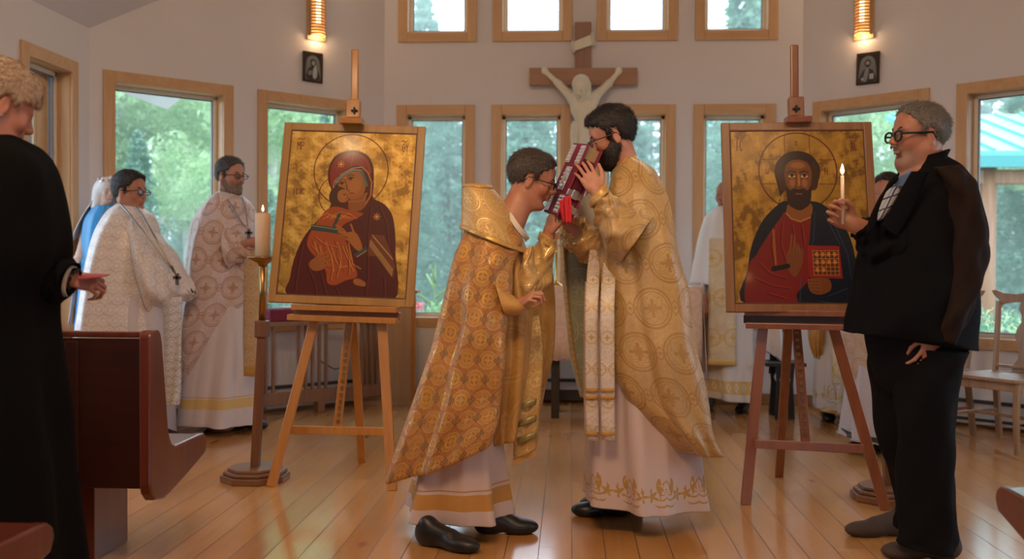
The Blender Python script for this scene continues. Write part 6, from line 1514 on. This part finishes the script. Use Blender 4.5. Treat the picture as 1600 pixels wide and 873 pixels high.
def stand(label, clabel, gx, gy, lean, zs, lit):
    b = G(gx, gy); t = thing('candle_stand', label, 'candle stand', (b.x, b.y, 0), 0, 'floor candle stands')
    V8 = MB()
    def octa(r, z0, z1):
        pts = [(b.x + r * math.cos(PI / 8 + k * PI / 4), b.y + r * math.sin(PI / 8 + k * PI / 4), z0) for k in range(8)]; return MB().prism(pts, (0, 0, z1 - z0))
    octa(.185, 0, .035).build('base', BST, t, bevel=.006); octa(.170, .035, .055).build('base', BST, t, bevel=.008); octa(.145, .055, .072).build('base', BST, t, bevel=.004)
    top = Vector((b.x + lean, b.y, zs[0])); MB().bar((b.x, b.y, .07), top, .045, .045).build('pole', STW, t, bevel=.004)
    MB().bar(top, top + Vector((.001, 0, .09)), .068, .068).build('socket_block', STW, t, bevel=.006)
    MB().tube([top + Vector((0, 0, .08)), top + Vector((.004, 0, zs[1] - zs[0]))], .018, 14).build('brass_stem', BRASS, t, smooth=True)
    MB().lathe([(.018, -.05), (.03, -.03), (.075, -.008), (.083, 0), (.08, .004), (.01, .004)], top + Vector((.004, 0, zs[1] - zs[0])), 28).build('drip_plate', BRASS, t, smooth=True)
    cc = top + Vector((.004, 0, zs[1] - zs[0] + .004)); k = thing('pillar_candle', clabel, 'candle', cc, 0)
    MB().lathe([(.036, 0), (.04, .004), (.041, .225), (.037, .233), (.02, .228), (.0001, .227)], cc, 28).build('wax', WAX, k, smooth=True)
    MB().tube([cc + Vector((0, 0, .225)), cc + Vector((.002, 0, .246))], .0015, 6).build('wick', LEATHER, k)
    if lit: MB().lathe([(.0008, .0), (.005, .008), (.006, .015), (.003, .026), (.0005, .036)], cc + Vector((0, 0, .240)), 12).build('flame', FL.m, k, smooth=True)
pz = lambda py, Y: P(410, py, Y).z
stand('tall wooden candle stand with brass stem left of the oak easel', 'thick cream pillar candle on the left floor stand', 399, 749, .035, (pz(525, 5.5), pz(402, 5.5)), True)
stand('wooden candle stand behind the dark easel, half hidden by the man in black', 'thick cream pillar candle hidden behind the right icon', 1388, 780, -.02, (.78, 1.18), False)

# ------------------------------------------------------------------ pews
PEW = wood_mat('mahogany_pew', (.16, .038, .022), (.11, .024, .014), .3, axis=2, coat=.35); PEWD = wood_mat('dark_pew_back', (.055, .014, .010), (.035, .010, .008), .35, axis=0, coat=.3)
PROF = [(3.71, .885), (3.715, .90), (3.735, .912), (3.79, .912), (3.81, .90), (3.825, .86), (3.885, .52), (3.90, .485), (3.925, .458), (3.96, .447), (4.22, .447), (4.27, .443), (4.30, .425), (4.31, .395), (4.29, .357), (4.065, .304), (3.90, .268), (3.84, .262), (3.76, .275), (3.725, .305), (3.712, .34)]
def pew(label, X, dY, side, length):
    t = thing('pew', label, 'pew', (X - side * length / 2, 3.95 + dY, 0), 0, 'mahogany pews beside the aisle')
    def q(x, y, z): return Vector((x, y + dY, z))
    for xe in (X, X - side * (length - .045)):
        MB().prism([q(xe, y, z) for y, z in PROF], (-side * .045, 0, 0)).build('end_panel', PEW, t, bevel=.008)
    xa, xb = sorted((X - side * .045, X - side * (length - .045))); cx = (xa + xb) / 2; L = xb - xa
    MB().box(q(cx, 3.755, .60), (L, .022, .56)).build('back_panel', PEWD, t, bevel=.003)
    MB().box(q(cx, 3.76, .895), (L, .05, .022)).build('cap_rail', PEW, t, bevel=.006)
    for k in range(3): MB().box(q(xa + L * (k + .5) / 3, 3.742, .60), (.05, .012, .54)).build('stile', PEWD, t, bevel=.003)
    MB().box(q(cx, 4.06, .425), (L, .46, .025)).build('seat', PEW, t, bevel=.008)
    MB().box(q(cx, 3.90, .15), (L - .50, .03, .30)).build('kick_board', PEW, t, bevel=.003)
    for xe in (X - side * .32, X - side * (length - .32)): MB().box(q(xe, 4.05, .14), (.04, .30, .28)).build('foot', PEW, t, bevel=.004)
pew('mahogany pew on the left whose high back stands beside the black gown', -1.54, 0, 1, 1.7)
pew('nearest mahogany pew at the bottom left, only its rounded arm in view', -1.44, -1.50, 1, 1.7)
pew('mahogany pew at the right edge of the picture, only its rounded arm in view', 1.42, -.80, -1, 1.7)

# ------------------------------------------------------------------ slatted rail with red cushion, birch lectern
RW = wood_mat('slatted_rail_wood', (.30, .155, .08), (.22, .11, .055), .45, axis=2)
def rp(s_, off, z): return B + dL * s_ + nL * off + Vector((0, 0, z))
RL = Matrix((dL, nL, Vector((0, 0, 1)))).transposed()
t = thing('slatted_rail', 'low wooden rail with vertical slats standing behind the oak easel', 'rail', rp(.85, .28, 0))
s0, s1 = .16, 1.55
MB().box(rp((s0 + s1) / 2, .28, .70), (s1 - s0, .12, .035), RL).build('top_board', RW, t, bevel=.004); MB().box(rp((s0 + s1) / 2, .28, .13), (s1 - s0, .05, .10), RL).build('bottom_rail', RW, t, bevel=.004)
for s_ in (s0 + .02, s1 - .03, .80): MB().box(rp(s_, .28, .34 if s_ != .80 else .04), (.06, .07, .68 if s_ != .80 else .08), RL).build('post', RW, t, bevel=.004)
for s_ in (.26, .31, .36, .41, .46, .74, .80, .86, .92, .98, 1.2, 1.26, 1.32, 1.38): MB().box(rp(s_, .28, .43), (.022, .022, .52), RL).build('slat', RW, t, bevel=.002)
CUS = flat_mat('burgundy_cloth', (.20, .02, .05), .8); o = MB().box(rp(1.0, .27, .765), (.52, .15, .10), RL).build('cushion', CUS, bevel=.02); tag(o, 'burgundy cushion lying on the slatted rail', 'cushion')
o = MB().box(rp(.98, .27, .822), (.26, .10, .006), RL).build('paper_sheet', linen('white_paper', (.85, .83, .86))); tag(o, 'white paper lying on the burgundy cushion', 'paper')
cb_ = MB().tube([rp(.72, .12, .42), rp(.66, .10, .36), rp(.55, .10, .30), rp(.45, .09, .31), rp(.40, .09, .36)], .005, 6).build('power_cable', LEATHER, smooth=True); tag(cb_, 'thin black cable hanging behind the slatted rail', 'cable')
BIR = wood_mat('birch_panel', (.50, .33, .19), (.42, .26, .14), .45, axis=2)
l0 = P(566, 600, 8.35); l1 = P(649, 600, 8.35); w = l1.x - l0.x
t = thing('lectern', 'plain birch lectern cabinet standing behind the left icon', 'lectern', ((l0.x + l1.x) / 2, 8.45, 0))
MB().box(((l0.x + l1.x) / 2, 8.42, .47), (w - .04, .15, .86)).build('body', BIR, t, bevel=.004)
for x in (l0.x + .014, l1.x - .014): MB().box((x, 8.345, .47), (.034, .03, .90)).build('stile', EW1 if x > l0.x + .1 else BIR, t, bevel=.003)
MB().box(((l0.x + l1.x) / 2, 8.42, .02), (w + .01, .18, .04)).build('plinth', BIR, t, bevel=.003); MB().box(((l0.x + l1.x) / 2, 8.42, .93), (w + .03, .19, .03)).build('top', BIR, t, bevel=.004)

# ------------------------------------------------------------------ wooden chairs at the right
CHW = wood_mat('worn_oak_chair', (.40, .27, .17), (.27, .17, .10), .42, axis=2, coat=.15)
def chair(loc, rot, label):
    """faces local -x; width along y"""
    t = thing('dining_chair', label, 'chair', loc, rot, 'oak splat-back chairs by the right wall')
    def B_(mb, nm): return mb.build(nm, CHW, t, bevel=.004, world=False)
    w = .24
    for s_ in (-1, 1):
        B_(MB().tube([(-.20, s_ * w, .45), (-.215, s_ * w, .25), (-.20, s_ * w, .0)], [.026, .022, .018], 8), 'front_leg')
        B_(MB().bar((.20, s_ * (w - .03), .46), (.27, s_ * (w - .02), 0), .032, .036), 'rear_leg')
        B_(MB().bar((.20, s_ * (w - .03), .44), (.26, s_ * (w - .01), .93), .034, .026), 'back_post')
        B_(MB().bar((-.2, s_ * w, .2), (.24, s_ * (w - .03), .2), .016, .022, up=(0, 0, 1)), 'stretcher')
    B_(MB().bar((.02, -w, .2), (.02, w, .2), .016, .022, up=(0, 0, 1)), 'stretcher')
    pts = [(-.25, -.25, .445), (-.23, -.275, .445), (.2, -.24, .445), (.22, -.2, .445), (.22, .2, .445), (.2, .24, .445), (-.23, .275, .445), (-.25, .25, .445)]
    B_(MB().prism(pts, (0, 0, .022)), 'seat'); B_(MB().box((-.21, 0, .415), (.02, .45, .055)).box((.19, 0, .415), (.02, .40, .055)).box((-.01, -.225, .415), (.4, .02, .055)).box((-.01, .225, .415), (.4, .02, .055)), 'apron')
    # crest rail with ears
    cr = [(-.275, .97), (-.29, 1.0), (-.26, 1.005), (-.2, .985), (-.1, .98), (0, .995), (.1, .98), (.2, .985), (.26, 1.005), (.29, 1.0), (.275, .97), (.235, .94), (.225, .90), (.19, .915), (.1, .925), (0, .925), (-.1, .925), (-.19, .915), (-.225, .90), (-.235, .94)]
    B_(MB().prism([(.262, y, z) for y, z in cr], (.024, 0, 0)), 'crest_rail')
    sp_ = [(-.07, .93), (-.085, .88), (-.06, .84), (-.055, .80), (-.085, .75), (-.095, .70), (-.075, .64), (-.06, .60), (-.065, .55), (-.10, .50), (-.10, .46)]
    B_(MB().prism([(.215 + (z - .46) * .10, y, z) for y, z in sp_] + [(.215 + (z - .46) * .10, -y, z) for y, z in sp_[::-1]], (.016, 0, 0)), 'splat')
    B_(MB().bar((.21, -.21, .5), (.21, .21, .5), .03, .02, up=(0, 0, 1)), 'back_rail'); return t
chair((2.80, 6.80, 0), math.atan2(.2, .32), 'worn oak splat-back chair under the right window, nearest the picture edge')
chair((2.42, 7.24, 0), math.atan2(.2, .32), 'worn oak splat-back chair mostly hidden behind the man in black')
# small black chair with heart cut-outs
BC = flat_mat('black_painted_wood', (.010, .010, .012), .45)
c = P(1225, 560, 7.9); t = thing('carved_chair', 'small black chair with heart cut-outs behind the dark easel', 'chair', (c.x, 7.95, 0))
def heart_board(x0, Y, zt, flip):
    mb = MB(); w0 = .085
    outer = [(-.075, 0), (-.03, 0), (-.012, .16), (0, .17), (.012, .16), (.03, 0), (.075, 0), (.06, .26), (.07, zt), (-.07, zt), (-.06, .26)]
    hr = [(0, .24), (-.03, .27), (-.042, .30), (-.03, .325), (-.012, .32), (0, .305), (.012, .32), (.03, .325), (.042, .30), (.03, .27)]
    left = [(0, .17), (-.012, .16), (-.03, 0), (-.075, 0), (-.06, .26), (-.07, zt), (0, zt), (0, .305), (-.012, .32), (-.03, .325), (-.042, .30), (-.03, .27), (0, .24)]
    for s_ in (-1, 1):
        P_ = [(x0 + s_ * -x, Y, z) for x, z in left]; mb.prism(P_ if s_ > 0 else P_[::-1], (0, .022, 0))
    return mb
for x in (c.x, ): heart_board(x, 7.85, .40, 1).build('leg_board', BC, t); heart_board(x, 8.07, .40, 1).build('leg_board', BC, t)
MB().box((c.x, 7.96, .415), (.30, .30, .028)).build('seat', BC, t, bevel=.005)
heart_board(c.x, 8.09, .46, 1).V and None
hb = heart_board(c.x, 8.09, .50, 1); 
for v_ in hb.V: v_.z += .32
hb.build('back_board', BC, t)

# red paper held by the cleric
t_ = MB().prism([P(120, 437, Yb + .05), P(126, 427, Yb + .2), P(172, 430, Yb + .2), P(160, 433, Yb + .05)], (0, 0, .003)); o = t_.build('paper', flat_mat('red_card', (.38, .06, .08), .6)); tag(o, 'folded red paper held by the cleric in the black gown', 'paper')
